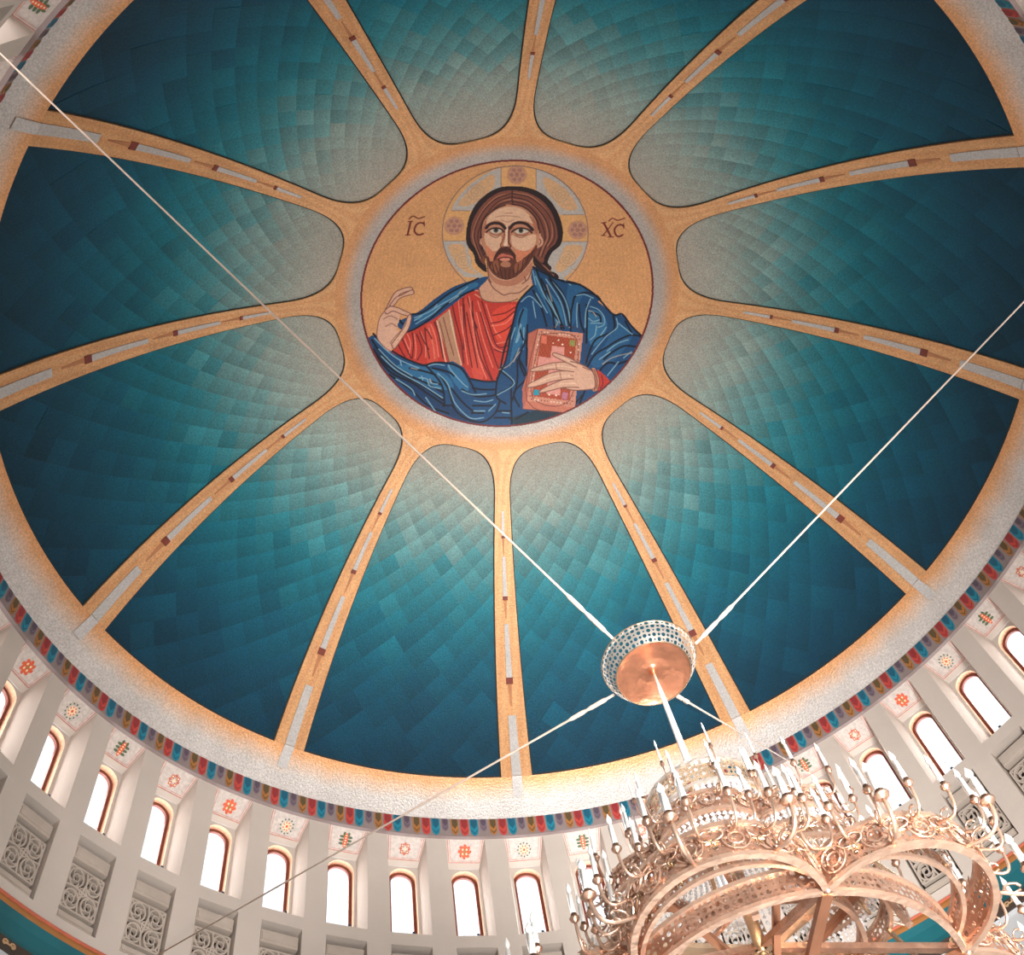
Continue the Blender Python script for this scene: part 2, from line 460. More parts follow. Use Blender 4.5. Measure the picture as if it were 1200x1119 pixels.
for i in range(52):
    c = A0 + i * W
    def G(mb_, f0, f1, z0, z1, r0=1.0, r1=1.0, n=2, mi=0):
        mb_.grid([[cw(f0 + (f1 - f0) * j / n, r0 if z == z0 else r1, z, c) for j in range(n + 1)] for z in (z0, z1)], mi)
    for s0, s1 in ((-.5, -HM), (HM, .5)): G(face, s0, s1, ZT, -.325, n=1)
    G(face, -HM, HM, ZT, NZ0)
    G(face, -.5, .5, -.325, PZ0, n=4); G(face, -HM, HM, NZ1, -.325)
    for s0, s1 in ((-.5, -HP), (HP, .5)): G(face, s0, s1, PZ0, PZ1, n=1)
    G(face, -.5, .5, PZ1, ZB, n=4)
    # niche: splayed sides, sloping soffit, sill, back with arched opening, arched reveal
    for s in (-1, 1):
        nich.poly([cw(s * HM, 1, NZ0, c), cw(s * HM, 1, NZ1, c), cw(s * HB, RB, NZ1, c), cw(s * HB, RB, BZ, c)])
    nich.poly([cw(-HM, 1, NZ0, c), cw(HM, 1, NZ0, c), cw(HB, RB, BZ, c), cw(-HB, RB, BZ, c)])
    nich.poly([cw(-HM, 1, NZ1, c), cw(HM, 1, NZ1, c), cw(HB, RB, NZ1, c), cw(-HB, RB, NZ1, c)], 0)
    ap = arch_pts()
    top = [cw(f, RB, z, c) for f, z in ap]
    rectp = [cw(-HB, RB, NZ1, c)] + [cw(-HB + 2 * HB * j / 10, RB, BZ, c) for j in range(11)] + [cw(HB, RB, NZ1, c)]
    for j in range(len(top) - 1): nich.poly([rectp[j], rectp[j + 1], top[j + 1], top[j]], 0)
    dp = [cw(f, 1.058, z, c) for f, z in ap]
    for j in range(len(top) - 1): nich.poly([top[j], top[j + 1], dp[j + 1], dp[j]], 1)
    nich.poly([top[0], top[-1], dp[-1], dp[0]], 0)
    # panel recess
    rd = 1.026
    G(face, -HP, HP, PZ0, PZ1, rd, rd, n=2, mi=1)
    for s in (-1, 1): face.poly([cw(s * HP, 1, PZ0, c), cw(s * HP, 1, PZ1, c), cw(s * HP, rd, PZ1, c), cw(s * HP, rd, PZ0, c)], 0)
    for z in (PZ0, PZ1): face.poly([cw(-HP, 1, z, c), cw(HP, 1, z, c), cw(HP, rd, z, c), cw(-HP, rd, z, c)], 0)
child(face.build('wall_face', [M['stone'], M['shade']]), wall)
child(tag(nich.build('window_niches', [M['stone'], M['reveal']]), 'splayed window niches'), wall)

def prism(mb, pts2, c, r0, r1, mi=0):
    """extrude outline (f, z) from radius r1 (back) to r0 (front)"""
    a = [cw(f, r0, z, c) for f, z in pts2]; b = [cw(f, r1, z, c) for f, z in pts2]
    mb.poly(a, mi)
    for j in range(len(a)): k = (j + 1) % len(a); mb.poly([a[j], b[j], b[k], a[k]], mi)
def ribbon(mb, pts2, wd, c, r0, r1, mi=0, close=False):
    """flat bar of half-width wd (dome units) following (x, z) points; x is distance along the wall"""
    n = len(pts2); L_ = []; R_ = []
    for i in range(n):
        if close: p0, p1 = pts2[i - 1], pts2[(i + 1) % n]
        else: p0, p1 = pts2[max(i - 1, 0)], pts2[min(i + 1, n - 1)]
        tx, tz = p1[0] - p0[0], p1[1] - p0[1]; l = math.hypot(tx, tz) or 1
        nx, nz = -tz / l * wd, tx / l * wd
        L_.append((pts2[i][0] + nx, pts2[i][1] + nz)); R_.append((pts2[i][0] - nx, pts2[i][1] - nz))
    q = lambda p, r: P(r, c + p[0], p[1])
    rows = [[q(p, r1) for p in L_], [q(p, r0) for p in L_], [q(p, r0) for p in R_], [q(p, r1) for p in R_]]
    mb.grid([list(x) for x in zip(*rows)] + ([[rows[k][0] for k in range(4)]] if close else []), mi)

VISP = [-10] + list(range(-2, 23))
for i in VISP:
    c = A0 + i * W
    panel = child(empty('carved_panel', (0, 0, ZF)), wall); panel.location = P(1.0, c, -0.425)
    panel.matrix_parent_inverse = Matrix.Translation((0, 0, -ZF))
    def sub(o):
        o.parent = panel; o.matrix_parent_inverse = Matrix.Translation(-Vector(panel.location)); return o
    hp = .285
    for z0, z1, nm in ((-0.355, -0.382, 'rail'), (-0.4895, -0.503, 'rail')):
        mb = MB(); prism(mb, [(-hp, z0), (hp, z0), (hp, z1), (-hp, z1)], c, 1.006, 1.022)
        zm = (z0 + z1) / 2; hh = abs(z1 - z0) * .3
        prism(mb, [(-hp * .94, zm + hh), (hp * .94, zm + hh), (hp * .94, zm - hh), (-hp * .94, zm - hh)], c, 1.0045, 1.006)
        sub(mb.build(nm, M['carve']))
    mb = MB(); X = hp * W; z0, z1 = -0.3925, -0.4800; zm = (z0 + z1) / 2; H = (z0 - z1) / 2
    b = 0.0016
    fr = [(-X + b, z0 - b), (X - b, z0 - b), (X - b, z1 + b), (-X + b, z1 + b)]
    for q in range(4):
        p0, p1 = fr[q], fr[(q + 1) % 4]
        ribbon(mb, [p0, p1], b, c, 1.008, 1.016)
    for sx in (-1, 1):
        for sz in (-1, 1):
            cx, cz = sx * X * .49, zm + sz * H * .49
            rx, rz = X * .40, H * .42
            ring = [(cx + rx * math.cos(2 * PI * t / 14), cz + rz * math.sin(2 * PI * t / 14)) for t in range(14)]
            ribbon(mb, ring, .0016, c, 1.0075, 1.015, close=True)
            # small ring, spokes and comma scrolls inside
            ring = [(cx + rx * .42 * math.cos(2 * PI * t / 10), cz + rz * .42 * math.sin(2 * PI * t / 10)) for t in range(10)]
            ribbon(mb, ring, .0012, c, 1.0075, 1.014, close=True)
            for q in range(4):
                an = q * PI / 2 + sx * sz * .5
                ribbon(mb, [(cx + rx * .42 * math.cos(an), cz + rz * .42 * math.sin(an)), (cx + rx * .75 * math.cos(an + .35 * sx * sz), cz + rz * .75 * math.sin(an + .35 * sx * sz)), (cx + rx * math.cos(an + .9 * sx * sz), cz + rz * math.sin(an + .9 * sx * sz))], .0011, c, 1.008, 1.014)
            ribbon(mb, [(cx + rx * .7 * sx, cz + rz * .7 * sz), (sx * (X - b), zm + sz * (H - b))], .0013, c, 1.008, 1.015)
    ribbon(mb, [(0, z0), (X * .12, zm + H * .5), (0, zm), (-X * .12, zm - H * .5), (0, z1)], .0016, c, 1.0072, 1.015)
    ribbon(mb, [(-X, zm), (-X * .5, zm + H * .08), (0, zm), (X * .5, zm - H * .08), (X, zm)], .0016, c, 1.0072, 1.015)
    dm = [(X * .2 * math.cos(t * PI / 4), zm + H * .18 * math.sin(t * PI / 4)) for t in range(8)]
    ribbon(mb, dm, .0013, c, 1.0068, 1.015, close=True)
    sub(tag(mb.build('pierced_grille', M['carve']), 'pierced scrollwork grille'))

for i in range(52):
    c = A0 + i * W
    daylight(P(1.072, c, -0.215), P(0.0, c, -0.215))
# painted soffit panels above the windows
VISW = [-10, -9] + list(range(-2, 23))
def soffit(f, t, c, lift=0.0):
    """point on the sloping soffit: f in -1..1 across, t 0..1 from mouth to back"""
    r = 1 + (RB - 1) * t; z = NZ0 + (BZ - NZ0) * t; h = HM + (HB - HM) * t
    return P(r - lift * .55, c + f * h * W, z - lift * .8)
KIND = ['red', 'flower', 'leaf', 'cross']
for i in VISW:
    c = A0 + i * W; kind = KIND[i % 4]
    pan = MB(); L0 = .0006
    t0, t1 = .03, .80
    pan.grid([[soffit(f, t, c, L0) for f in (-.97, -.5, 0, .5, .97)] for t in (t0, t1)])
    pan.poly([soffit(f, t, c, l) for f, t, l in ((-.97, t1, L0), (.97, t1, L0), (.97, t1, 0), (-.97, t1, 0))])
    po = child(pan.build('painted_panel', M['panel']), wall)
    def sub2(o): o.parent = po; o.matrix_parent_inverse = Matrix.Identity(4); return o
    fr = MB()
    def bar(p0, p1, wd, l=.0012, mi=0):
        dx, dz = p1[0] - p0[0], p1[1] - p0[1]
        A_ = .036; B_ = .06      # metric of the soffit in f and t
        ln = math.hypot(dx * A_, dz * B_); nx, nz = -dz * B_ / ln * wd / A_, dx * A_ / ln * wd / B_
        fr.poly([soffit(p0[0] + nx, p0[1] + nz, c, l), soffit(p1[0] + nx, p1[1] + nz, c, l), soffit(p1[0] - nx, p1[1] - nz, c, l), soffit(p0[0] - nx, p0[1] - nz, c, l)], mi)
    for d, wd, mi in ((.93, .0006, 0), (.82, .0003, 0)):
        e = t1 - (.97 - d) * .5
        bar((-d, t0), (-d, e), wd); bar((-d, e), (d, e), wd); bar((d, e), (d, t0), wd)
    sub2(fr.build('border_lines', M['rust']))
    mo = MB(); CT = .42
    def S(x, y, l=.0014): return soffit(x * 1.22 / .036, CT + y * 1.22 / .06, c, l)
    def blob(cx, cy, rx, ry, n=8, mi=0, rot=0, l=.0014, star=0):
        pts = []
        for q in range(n):
            a = 2 * PI * q / n + rot; k = 1 - star * (q % 2)
            pts.append(S(cx + rx * k * math.cos(a), cy + ry * k * math.sin(a), l))
        mo.poly(pts, mi)
    if kind == 'red':
        blob(0, 0, .0105, .0115, 16, 0, .2, .0014, .28)
        for q in range(8): blob(.0092 * math.cos(q * PI / 4), .0100 * math.sin(q * PI / 4), .0022, .0026, 6, 0, 0, .0016)
        for q in range(4): blob(.0045 * math.cos(q * PI / 2 + .78), .005 * math.sin(q * PI / 2 + .78), .0016, .0022, 6, 1, 0, .0020)
        blob(0, 0, .0024, .0040, 6, 2, 0, .0022)
    elif kind == 'flower':
        for q in range(12): blob(.0105 * math.cos(q * PI / 6), .0112 * math.sin(q * PI / 6), .0014, .0016, 5, 2, 0, .0014)
        blob(0, 0, .0082, .0090, 16, 1, .2, .0016, .25)
        for q in range(8): blob(.0054 * math.cos(q * PI / 4 + .39), .006 * math.sin(q * PI / 4 + .39), .0013, .0014, 5, 0, 0, .0019)
        blob(0, 0, .0022, .0024, 6, 0, 0, .0022)
    elif kind == 'leaf':
        for s in (-1, 1):
            for q in (-1, 0, 1): blob(s * .0062, q * .0055, .0048, .0022, 6, 2, s * .5 * q, .0014)
            blob(s * .0035, -.010, .0022, .0035, 6, 2, 0, .0014)
        blob(0, 0, .0040, .0120, 10, 0, 0, .0017)
        for q in range(-2, 3): blob(0, q * .0040, .0016, .0013, 6, 1, 0, .0021)
    else:
        for s in range(4):
            a = s * PI / 2 + PI / 4
            blob(.0066 * math.cos(a), .0072 * math.sin(a), .0036, .0040, 8, 0, a, .0014, .3)
            blob(.0066 * math.cos(a), .0072 * math.sin(a), .0014, .0016, 5, 1, a, .0018)
            a = s * PI / 2
            blob(.0070 * math.cos(a), .0078 * math.sin(a), .0028, .0032, 8, 0, a, .0014, .3)
        blob(0, 0, .0026, .0030, 6, 1, 0, .0018)
    lab = {'red': 'red rosette', 'flower': 'cream and orange flower', 'leaf': 'green leaves round a red pod', 'cross': 'pink cross of small flowers'}[kind]
    sub2(tag(mo.build('painted_motif', [M['orange'] if kind != 'cross' else M['rust'], M['cream'], M['green'] if kind != 'red' else M['c_och']]), lab))

# windows
WVIS = [-10] + list(range(-1, 20))
ORD = {i: n for n, i in enumerate(range(0, 20))}
WORDS = ['leftmost', 'second', 'third', 'fourth', 'fifth', 'sixth', 'seventh', 'eighth', 'ninth', 'tenth', 'eleventh']
MOT = {'red': 'red rosette panel', 'flower': 'cream flower panel', 'leaf': 'green leaf panel', 'cross': 'pink cross panel'}
def win_label(i):
    k = MOT[KIND[i % 4]]
    if i == -10: return 'narrow arched window below the green leaf panel at the top left corner'
    if i == -1: return 'narrow arched window cut by the left edge, below a pink cross panel'
    if i <= 10: return 'narrow arched brown-framed window under the %s, %s from the left edge' % (k, WORDS[i])
    if i <= 14: return {11: 'arched window behind the left cluster of chandelier candles', 12: 'arched window hidden behind the small upper chandelier ring', 13: 'arched window behind the right of the small chandelier ring',
                        14: 'arched window partly covered by the right chandelier candles'}[i]
    return 'narrow arched window under the %s, %s from the right edge' % (k, WORDS[19 - i])
for n, i in enumerate(WVIS):
    c = A0 + i * W
    base = P(1.055, c, NZ1)
    win = tag(empty('window_%d' % (n + 1), base), win_label(i), None, None, 'structure')
    def sub3(o): o.parent = win; o.matrix_parent_inverse = Matrix.Translation(-Vector(base)); return o
    ap = arch_pts(12, OW * .995, OZ - .0004, NZ1 + .0006)
    def ring(mb, ap0, ap1, r0, r1):
        a = [cw(f, r0, z, c) for f, z in ap0]; b = [cw(f, r0, z, c) for f, z in ap1]
        a2 = [cw(f, r1, z, c) for f, z in ap0]; b2 = [cw(f, r1, z, c) for f, z in ap1]
        mb.grid([a2, a, b, b2])
    ip = arch_pts(12, OW * .78, OZ - .0070, NZ1 + .005)
    fm = MB(); ring(fm, ap, ip, 1.052, 1.0572)
    fm.poly([cw(-OW * .99, 1.052, NZ1, c), cw(OW * .99, 1.052, NZ1, c), cw(OW * .99, 1.052, NZ1 + .005, c), cw(-OW * .99, 1.052, NZ1 + .005, c)])
    sub3(tag(fm.build('window_frame', M['frame']), 'brown arched frame'))
    ip2 = arch_pts(12, OW * .80, OZ - .0060, NZ1 + .004)
    g = MB(); g.poly([cw(f, 1.0565, z, c) for f, z in ip2]); sub3(g.build('glass_pane', M['glass']))
    lb = MB()
    for z in (-.16, -.2, -.24, -.28):
        lb.poly([cw(f, 1.0555, zz, c) for f, zz in ((-OW * .8, z), (OW * .8, z), (OW * .8, z - .0007), (-OW * .8, z - .0007))])
    for f0 in (-.07, .07):
        lb.poly([cw(f0 - .0022, 1.0555, NZ1 + .004, c), cw(f0 + .0022, 1.0555, NZ1 + .004, c), cw(f0 + .0022, 1.0555, OZ - .012, c), cw(f0 - .0022, 1.0555, OZ - .012, c)])
    sub3(lb.build('lead_bars', M['lead']))
    la = MB()
    for f0, f1, h in ((-.2, -.10, .0022), (-.1, .02, .0016), (.03, .07, .0080), (.07, .2, .0020)):
        prism(la, [(f0, NZ1 + h), (f1, NZ1 + h), (f1, NZ1), (f0, NZ1)], c, 1.003, 1.006)
    prism(la, [(.035, NZ1 + .006), (.08, NZ1 + .0045), (.08, NZ1 + .003), (.035, NZ1 + .004)], c, 1.003, 1.006)
    sub3(tag(la.build('sill_ironwork', M['latch']), 'blue iron fitting on the sill'))

# lower cornice and the wall below
low = tag(empty('trim_2', (0, 0, ZF + ZB * SC)), 'teal coved cornice with a dark ornamented fillet below the carved panels', None, None, 'structure')
def ringmesh(prof, mat, name, par, n=208, lab=None):
    mb = MB(); mb.grid([[P(r, 2 * PI * k / n, z) for k in range(n)] for r, z in prof], close=True)
    return child(tag(mb.build(name, mat, smooth=False), lab), par)
ringmesh([(1.0, -.531), (.9965, -.5315), (.9965, -.534), (.999, -.535)], M['rust'], 'rust_line', low)
ringmesh([(.999, -.535), (.996, -.542), (.9955, -.550)], M['c_och'], 'ochre_line', low)
ringmesh([(.9955, -.550), (.9975, -.565), (.9975, -.590), (.994, -.603)], M['tealcove'], 'teal_cove', low)
ringmesh([(.994, -.603), (.990, -.604), (.990, -.622), (.994, -.623)], M['darkband'], 'dark_fillet', low)
for n in range(-30, 60):
    a = A0 + (n + .5) * W / 2.2
    deg = a / D2
    if not ((-72 < deg < -38) or (40 < deg < 75)): continue
    mb = MB()
    for dx, s in ((-.35, 1), (.35, -1)):
        pts = []
        for t in range(9):
            th = t * .75; rad = .0058 * (1 - t / 11)
            pts.append((dx * .022 + s * rad * math.cos(th), -.613 + rad * math.sin(th)))
        ribbon(mb, pts, .0011, a, .9888, .9902)
    ribbon(mb, [(-.0125, -.613), (.0125, -.613)], .0009, a, .9888, .9902)
    child(mb.build('scroll_motif', M['tan']), low)
wl = tag(empty('wall_lower', (0, 0, ZF - .63 * SC)), 'smooth grey plaster wall below the teal cornice', None, None, 'structure')
ringmesh([(.994, -.623), (1.0, -.628), (1.0, -1.3), (1.0, -2.04)], M['low'], 'wall_face', wl)

floor = MB(); floor.poly([P(1.0, 2 * PI * k / 96, -2.0444) for k in range(96)])
floor = tag(floor.build('floor', M['floor']), 'polished pale stone church floor', None, None, 'structure')

# ---------------------------------------------------------------- round mosaic of the haloed figure: shapes in half-millidome units of its own plane
ICON = [
('halo','p',(222,166,108),0,1,(348,318,349,265,343,212,327,162,304,114,274,72,236,35,193,6,145,-16,94,-30,41,-35,-12,-31,-65,-18,-115,3,-162,32,-203,67,-239,109,-268,155,-290,205,-304,256,-310,309,-308,361,-298,411,-281,459,-257,502,-227,541,-191,574,-150,601,-105,621,-58,633,-8,638,42,636,91,625,139,607,185,582,227,550,264,512,295,469,320,421,338,371)),
('halo','p',(186,176,168),0,0,(-69,629,-60,515,-182,416,-275,418,-264,454,-236,502,-196,549,-150,587,-110,613)),
('halo','p',(186,176,168),0,0,(84,627,138,609,196,577,247,536,290,485,318,429,321,408,215,402,96,519)),
('halo','p',(186,176,168),0,0,(-308,267,-198,264,-167,127,-90,72,-203,83,-236,118,-276,172,-299,225)),
('halo','p',(186,176,168),0,0,(241,267,352,273,350,236,336,186,309,135,275,93,235,66,177,129,170,214)),
('halo','p',(214,168,124),0,1,(-103,596,-97,529,-184,447,-245,445,-223,488,-177,542)),
('halo','l',(176,150,128),0.7,1,(-134,508,-137,492,-146,479,-161,472,-177,472,-192,479,-203,492,-208,508,-205,524,-196,536,-181,543,-165,543,-150,536,-139,523,-134,508)),
('halo','l',(176,150,128),0.7,1,(-149,508,-151,498,-156,490,-165,486,-175,486,-184,490,-190,498,-193,508,-191,517,-186,525,-177,529,-168,529,-158,525,-152,517,-149,508)),
('halo','l',(176,150,128),0.7,1,(-161,508,-162,503,-164,500,-168,498,-173,498,-177,500,-180,503,-181,508,-180,512,-178,515,-174,517,-169,517,-165,515,-162,512,-161,508)),
('halo','l',(176,150,128),0.6,1,(-188,469,-190,462,-195,456,-202,454,-209,457,-215,462,-218,470,-216,477,-211,483,-204,485,-196,483,-191,477,-188,469)),
('halo','p',(214,168,124),0,1,(122,588,199,550,254,497,285,436,225,433,142,520)),
('halo','l',(176,150,128),0.7,1,(241,506,239,490,231,476,217,468,200,468,185,474,173,487,168,503,170,519,179,532,192,540,209,541,224,534,235,522,241,506)),
('halo','l',(176,150,128),0.7,1,(226,505,225,495,220,487,212,483,202,482,193,486,186,494,183,503,184,513,189,521,197,526,207,526,216,522,223,515,226,505)),
('halo','l',(176,150,128),0.7,1,(214,505,214,500,211,497,208,495,203,494,199,496,196,500,195,504,195,508,198,512,201,514,206,514,210,512,213,509,214,505)),
('halo','l',(176,150,128),0.6,1,(253,468,252,460,247,454,240,452,232,453,226,459,223,466,225,474,229,480,236,482,244,480,250,475,253,468)),
('halo','p',(214,168,124),0,1,(-279,241,-210,240,-186,141,-140,98,-191,106,-244,157)),
('halo','l',(176,150,128),0.7,1,(-171,163,-174,147,-184,134,-198,127,-215,127,-231,135,-242,149,-246,165,-243,181,-233,194,-219,201,-202,201,-186,193,-175,180,-171,163)),
('halo','l',(176,150,128),0.7,1,(-186,163,-188,154,-194,146,-202,142,-213,142,-222,147,-229,155,-231,165,-229,174,-223,182,-214,186,-204,186,-195,181,-188,173,-186,163)),
('halo','l',(176,150,128),0.7,1,(-198,164,-199,159,-202,156,-206,154,-210,154,-214,156,-217,160,-219,164,-218,169,-215,172,-211,174,-207,174,-203,172,-200,168,-198,164)),
('halo','l',(176,150,128),0.6,1,(-227,125,-229,118,-234,112,-242,111,-249,113,-255,119,-257,126,-256,134,-250,139,-243,141,-235,139,-229,133,-227,125)),
('halo','p',(214,168,124),0,1,(256,245,330,247,317,192,283,148,242,110,215,131,236,188)),
('halo','l',(176,150,128),0.7,1,(306,182,304,165,295,151,280,143,263,142,248,149,236,162,231,178,233,195,243,209,257,217,274,218,289,211,301,198,306,182)),
('halo','l',(176,150,128),0.7,1,(291,181,290,171,284,163,276,158,265,157,256,161,249,169,246,179,247,189,253,197,262,202,272,203,281,199,288,191,291,181)),
('halo','l',(176,150,128),0.7,1,(279,180,278,176,276,172,272,170,267,170,263,172,260,175,259,180,259,184,262,188,265,190,270,190,274,188,277,185,279,180)),
('halo','l',(176,150,128),0.6,1,(317,143,316,135,311,129,303,126,296,128,290,134,287,141,288,149,293,155,301,158,308,156,314,150,317,143)),
('halo','p',(196,142,112),0,1,(46,596,46,582,41,569,32,559,21,552,7,549,-7,551,-19,557,-30,568,-37,580,-41,594,-40,609,-35,622,-26,632,-15,639,-1,641,12,639,25,633,35,623,43,611)),
('halo','p',(168,118,104),0,1,(36,596,34,589,28,586,21,589,18,596,20,602,26,605,33,603)),
('halo','p',(168,118,104),0,1,(26,573,24,567,18,564,11,566,8,573,10,580,16,583,23,580)),
('halo','p',(168,118,104),0,1,(2,573,0,566,-6,563,-13,566,-16,573,-14,579,-8,582,-1,580)),
('halo','p',(168,118,104),0,1,(-12,595,-14,588,-20,585,-27,588,-30,595,-28,601,-22,604,-15,602)),
('halo','p',(168,118,104),0,1,(-2,617,-4,611,-10,608,-17,610,-20,617,-18,624,-12,627,-5,624)),
('halo','p',(168,118,104),0,1,(22,618,20,611,14,608,7,611,4,618,6,624,12,627,19,625)),
('halo','p',(168,118,104),0,1,(13,596,12,592,11,589,9,587,7,585,4,584,1,585,-2,586,-4,589,-6,592,-7,595,-7,598,-5,602,-4,604,-1,606,2,606,5,606,8,604,10,602,12,599)),
('halo','p',(196,142,112),0,1,(-213,341,-215,326,-221,313,-230,303,-242,297,-256,295,-270,297,-283,304,-293,315,-300,328,-303,343,-301,357,-295,370,-286,380,-274,387,-260,389,-246,386,-234,379,-223,369,-216,355)),
('halo','p',(168,118,104),0,1,(-224,341,-226,334,-233,332,-240,335,-243,341,-240,348,-234,351,-227,348)),
('halo','p',(168,118,104),0,1,(-235,319,-238,312,-244,309,-251,312,-254,319,-252,326,-245,328,-238,325)),
('halo','p',(168,118,104),0,1,(-260,319,-263,312,-269,310,-276,313,-279,320,-276,326,-270,329,-263,326)),
('halo','p',(168,118,104),0,1,(-274,342,-276,335,-282,333,-289,336,-292,343,-290,349,-283,352,-277,349)),
('halo','p',(168,118,104),0,1,(-262,365,-265,358,-271,355,-278,358,-281,365,-278,372,-272,374,-265,371)),
('halo','p',(168,118,104),0,1,(-238,364,-240,357,-246,355,-253,358,-256,364,-254,371,-247,374,-241,371)),
('halo','p',(168,118,104),0,1,(-248,342,-249,338,-250,335,-252,333,-255,331,-258,331,-261,331,-264,333,-266,335,-267,339,-268,342,-268,345,-266,348,-264,351,-262,352,-259,353,-256,352,-253,351,-250,348,-249,345)),
('halo','p',(196,142,112),0,1,(344,332,343,317,338,304,330,292,318,285,304,282,290,283,277,290,266,300,259,313,255,327,256,342,261,355,270,366,281,374,295,377,308,375,321,369,332,359,340,347)),
('halo','p',(168,118,104),0,1,(333,331,331,324,325,321,318,324,315,330,317,337,323,341,330,338)),
('halo','p',(168,118,104),0,1,(324,308,322,301,315,297,308,300,305,307,307,314,313,317,320,314)),
('halo','p',(168,118,104),0,1,(299,306,297,299,291,296,284,298,280,305,282,312,289,316,295,313)),
('halo','p',(168,118,104),0,1,(284,329,282,322,276,318,269,321,266,328,268,335,274,338,281,335)),
('halo','p',(168,118,104),0,1,(294,352,292,345,286,342,279,344,276,351,278,358,284,362,291,359)),
('halo','p',(168,118,104),0,1,(319,354,317,347,310,343,304,346,300,353,302,360,308,363,315,360)),
('halo','p',(168,118,104),0,1,(309,330,309,326,308,323,306,321,304,319,301,318,298,319,295,320,292,322,291,325,290,329,290,332,291,336,293,338,295,340,298,341,302,340,304,339,307,336,309,333)),
('halo','l',(138,112,104),1.0,1,(348,318,350,270,344,222,332,175,314,131,288,91,257,54,221,24,180,-1,136,-20,89,-31,41,-35,-8,-32,-55,-21,-102,-3,-145,21,-185,50,-220,86,-250,125,-275,168,-293,214,-305,261,-310,309,-308,356,-301,402,-286,446,-267,487,-241,524,-211,557,-176,585,-138,607,-97,624,-53,634,-8,638,37,636,82,627,127,613,169,592,208,565,244,533,276,497,303,456,324,412,339,366,348,318)),
('halo','l',(150,124,112),0.8,0,(-69,629,-61,529)),
('halo','l',(150,124,112),0.8,0,(84,627,94,532)),
('halo','l',(150,124,112),0.8,0,(-275,418,-194,416)),
('halo','l',(150,124,112),0.8,0,(321,408,228,403)),
('halo','l',(150,124,112),0.8,0,(-308,267,-198,264)),
('halo','l',(150,124,112),0.8,0,(241,267,352,273)),
('hair','p',(38,22,24),0,1,(-12,539,42,536,97,519,151,484,191,433,218,379,234,324,237,281,226,242,200,216,188,192,180,157,199,133,197,116,219,106,236,85,222,71,189,91,154,113,118,143,93,183,-18,182,-105,182,-98,109,-127,122,-154,158,-162,195,-192,238,-202,281,-200,342,-189,397,-163,455,-118,503,-70,531)),
('hair','p',(128,72,56),0,1,(-13,518,55,509,118,476,165,426,195,366,212,305,207,258,179,223,163,185,158,157,128,171,113,215,138,246,147,271,129,326,117,369,87,405,40,434,-4,451,-47,434,-88,404,-117,354,-132,317,-140,268,-132,231,-114,194,-108,142,-135,170,-148,213,-175,256,-183,305,-176,366,-149,427,-109,478,-63,509)),
('hair','l',(174,112,86),1.43,1,(-4,506,68,493,132,443,174,377,189,297,172,241)),
('hair','l',(174,112,86),1.43,1,(-1,473,65,459,119,412,154,352,168,284,153,234,143,190)),
('hair','l',(174,112,86),1.43,1,(-17,503,-77,484,-128,427,-159,360,-172,293,-155,231,-130,176)),
('hair','l',(174,112,86),1.43,1,(-14,473,-65,458,-113,408,-134,354)),
('hair','l',(174,112,86),1.43,1,(130,172,169,135,212,93)),
('hair','l',(66,36,34),1.3,1,(-9,503,68,485,139,431,184,359,200,286,178,235)),
('hair','l',(66,36,34),1.3,1,(-7,485,65,465,124,412,162,352,179,285,162,235,149,184)),
('hair','l',(66,36,34),1.3,1,(-6,464,61,446,109,399,140,345,157,284,144,240,132,190)),
('hair','l',(66,36,34),1.3,1,(-14,503,-77,476,-127,421,-156,354,-166,293,-149,231,-124,176)),
('hair','l',(66,36,34),1.3,1,(-13,485,-70,458,-115,402,-139,342,-149,287,-138,237,-116,188)),
('hair','l',(66,36,34),1.3,1,(-11,465,-64,444,-101,399,-126,354)),
('hair','l',(66,36,34),1.3,1,(-10,518,-9,488,-4,451)),
('hair','l',(66,36,34),1.3,1,(116,184,151,153,192,129)),
('hair','l',(66,36,34),1.3,1,(117,159,165,123,214,98)),
('tunic','p',(196,58,46),0,0,(-124,28,-70,-22,8,-50,60,-43,54,-128,36,-226,14,-351,-17,-440,-82,-448,-162,-429,-215,-375,-242,-350,-307,-353,-384,-347,-462,-319,-528,-276,-526,-232,-494,-201,-470,-173,-413,-160,-337,-124,-262,-66,-187,-6)),
('tunic','p',(224,74,54),0,1,(-61,-99,41,-60,33,-156,-2,-261,-43,-225)),
('tunic','p',(212,78,62),0,1,(-374,-170,-336,-159,-313,-339,-359,-342)),
('tunic','p',(212,78,62),0,1,(-197,-68,-160,-41,-114,-238,-96,-431,-149,-402)),
('tunic','p',(184,136,106),0,0,(-318,-125,-264,-79,-244,-150,-224,-262,-197,-375,-226,-378,-258,-342,-283,-258,-308,-174)),
('tunic','l',(226,190,160),1.43,1,(-321,-134,-304,-201,-281,-316,-266,-362)),
('tunic','l',(226,190,160),1.43,1,(-265,-83,-249,-166,-221,-282,-201,-358)),
('tunic','l',(120,70,56),1.04,1,(-309,-137,-290,-210,-268,-309,-251,-363)),
('tunic','l',(120,70,56),1.04,1,(-292,-118,-269,-203,-238,-311)),
('tunic','l',(120,70,56),1.04,1,(-328,-135,-313,-201,-291,-316)),
('tunic','l',(120,70,56),1.04,1,(-254,-78,-238,-167,-206,-282,-190,-359)),
('tunic','l',(236,132,112),1.17,1,(-469,-212,-448,-266)),
('tunic','l',(236,132,112),1.17,1,(-424,-193,-415,-269,-419,-313)),
('tunic','l',(236,132,112),1.17,1,(-396,-180,-374,-242,-370,-310)),
('tunic','l',(236,132,112),1.17,1,(-348,-153,-325,-215,-309,-314)),
('tunic','l',(236,132,112),1.17,1,(-224,-37,-211,-130,-181,-284)),
('tunic','l',(236,132,112),1.17,1,(-175,-16,-165,-101,-133,-209)),
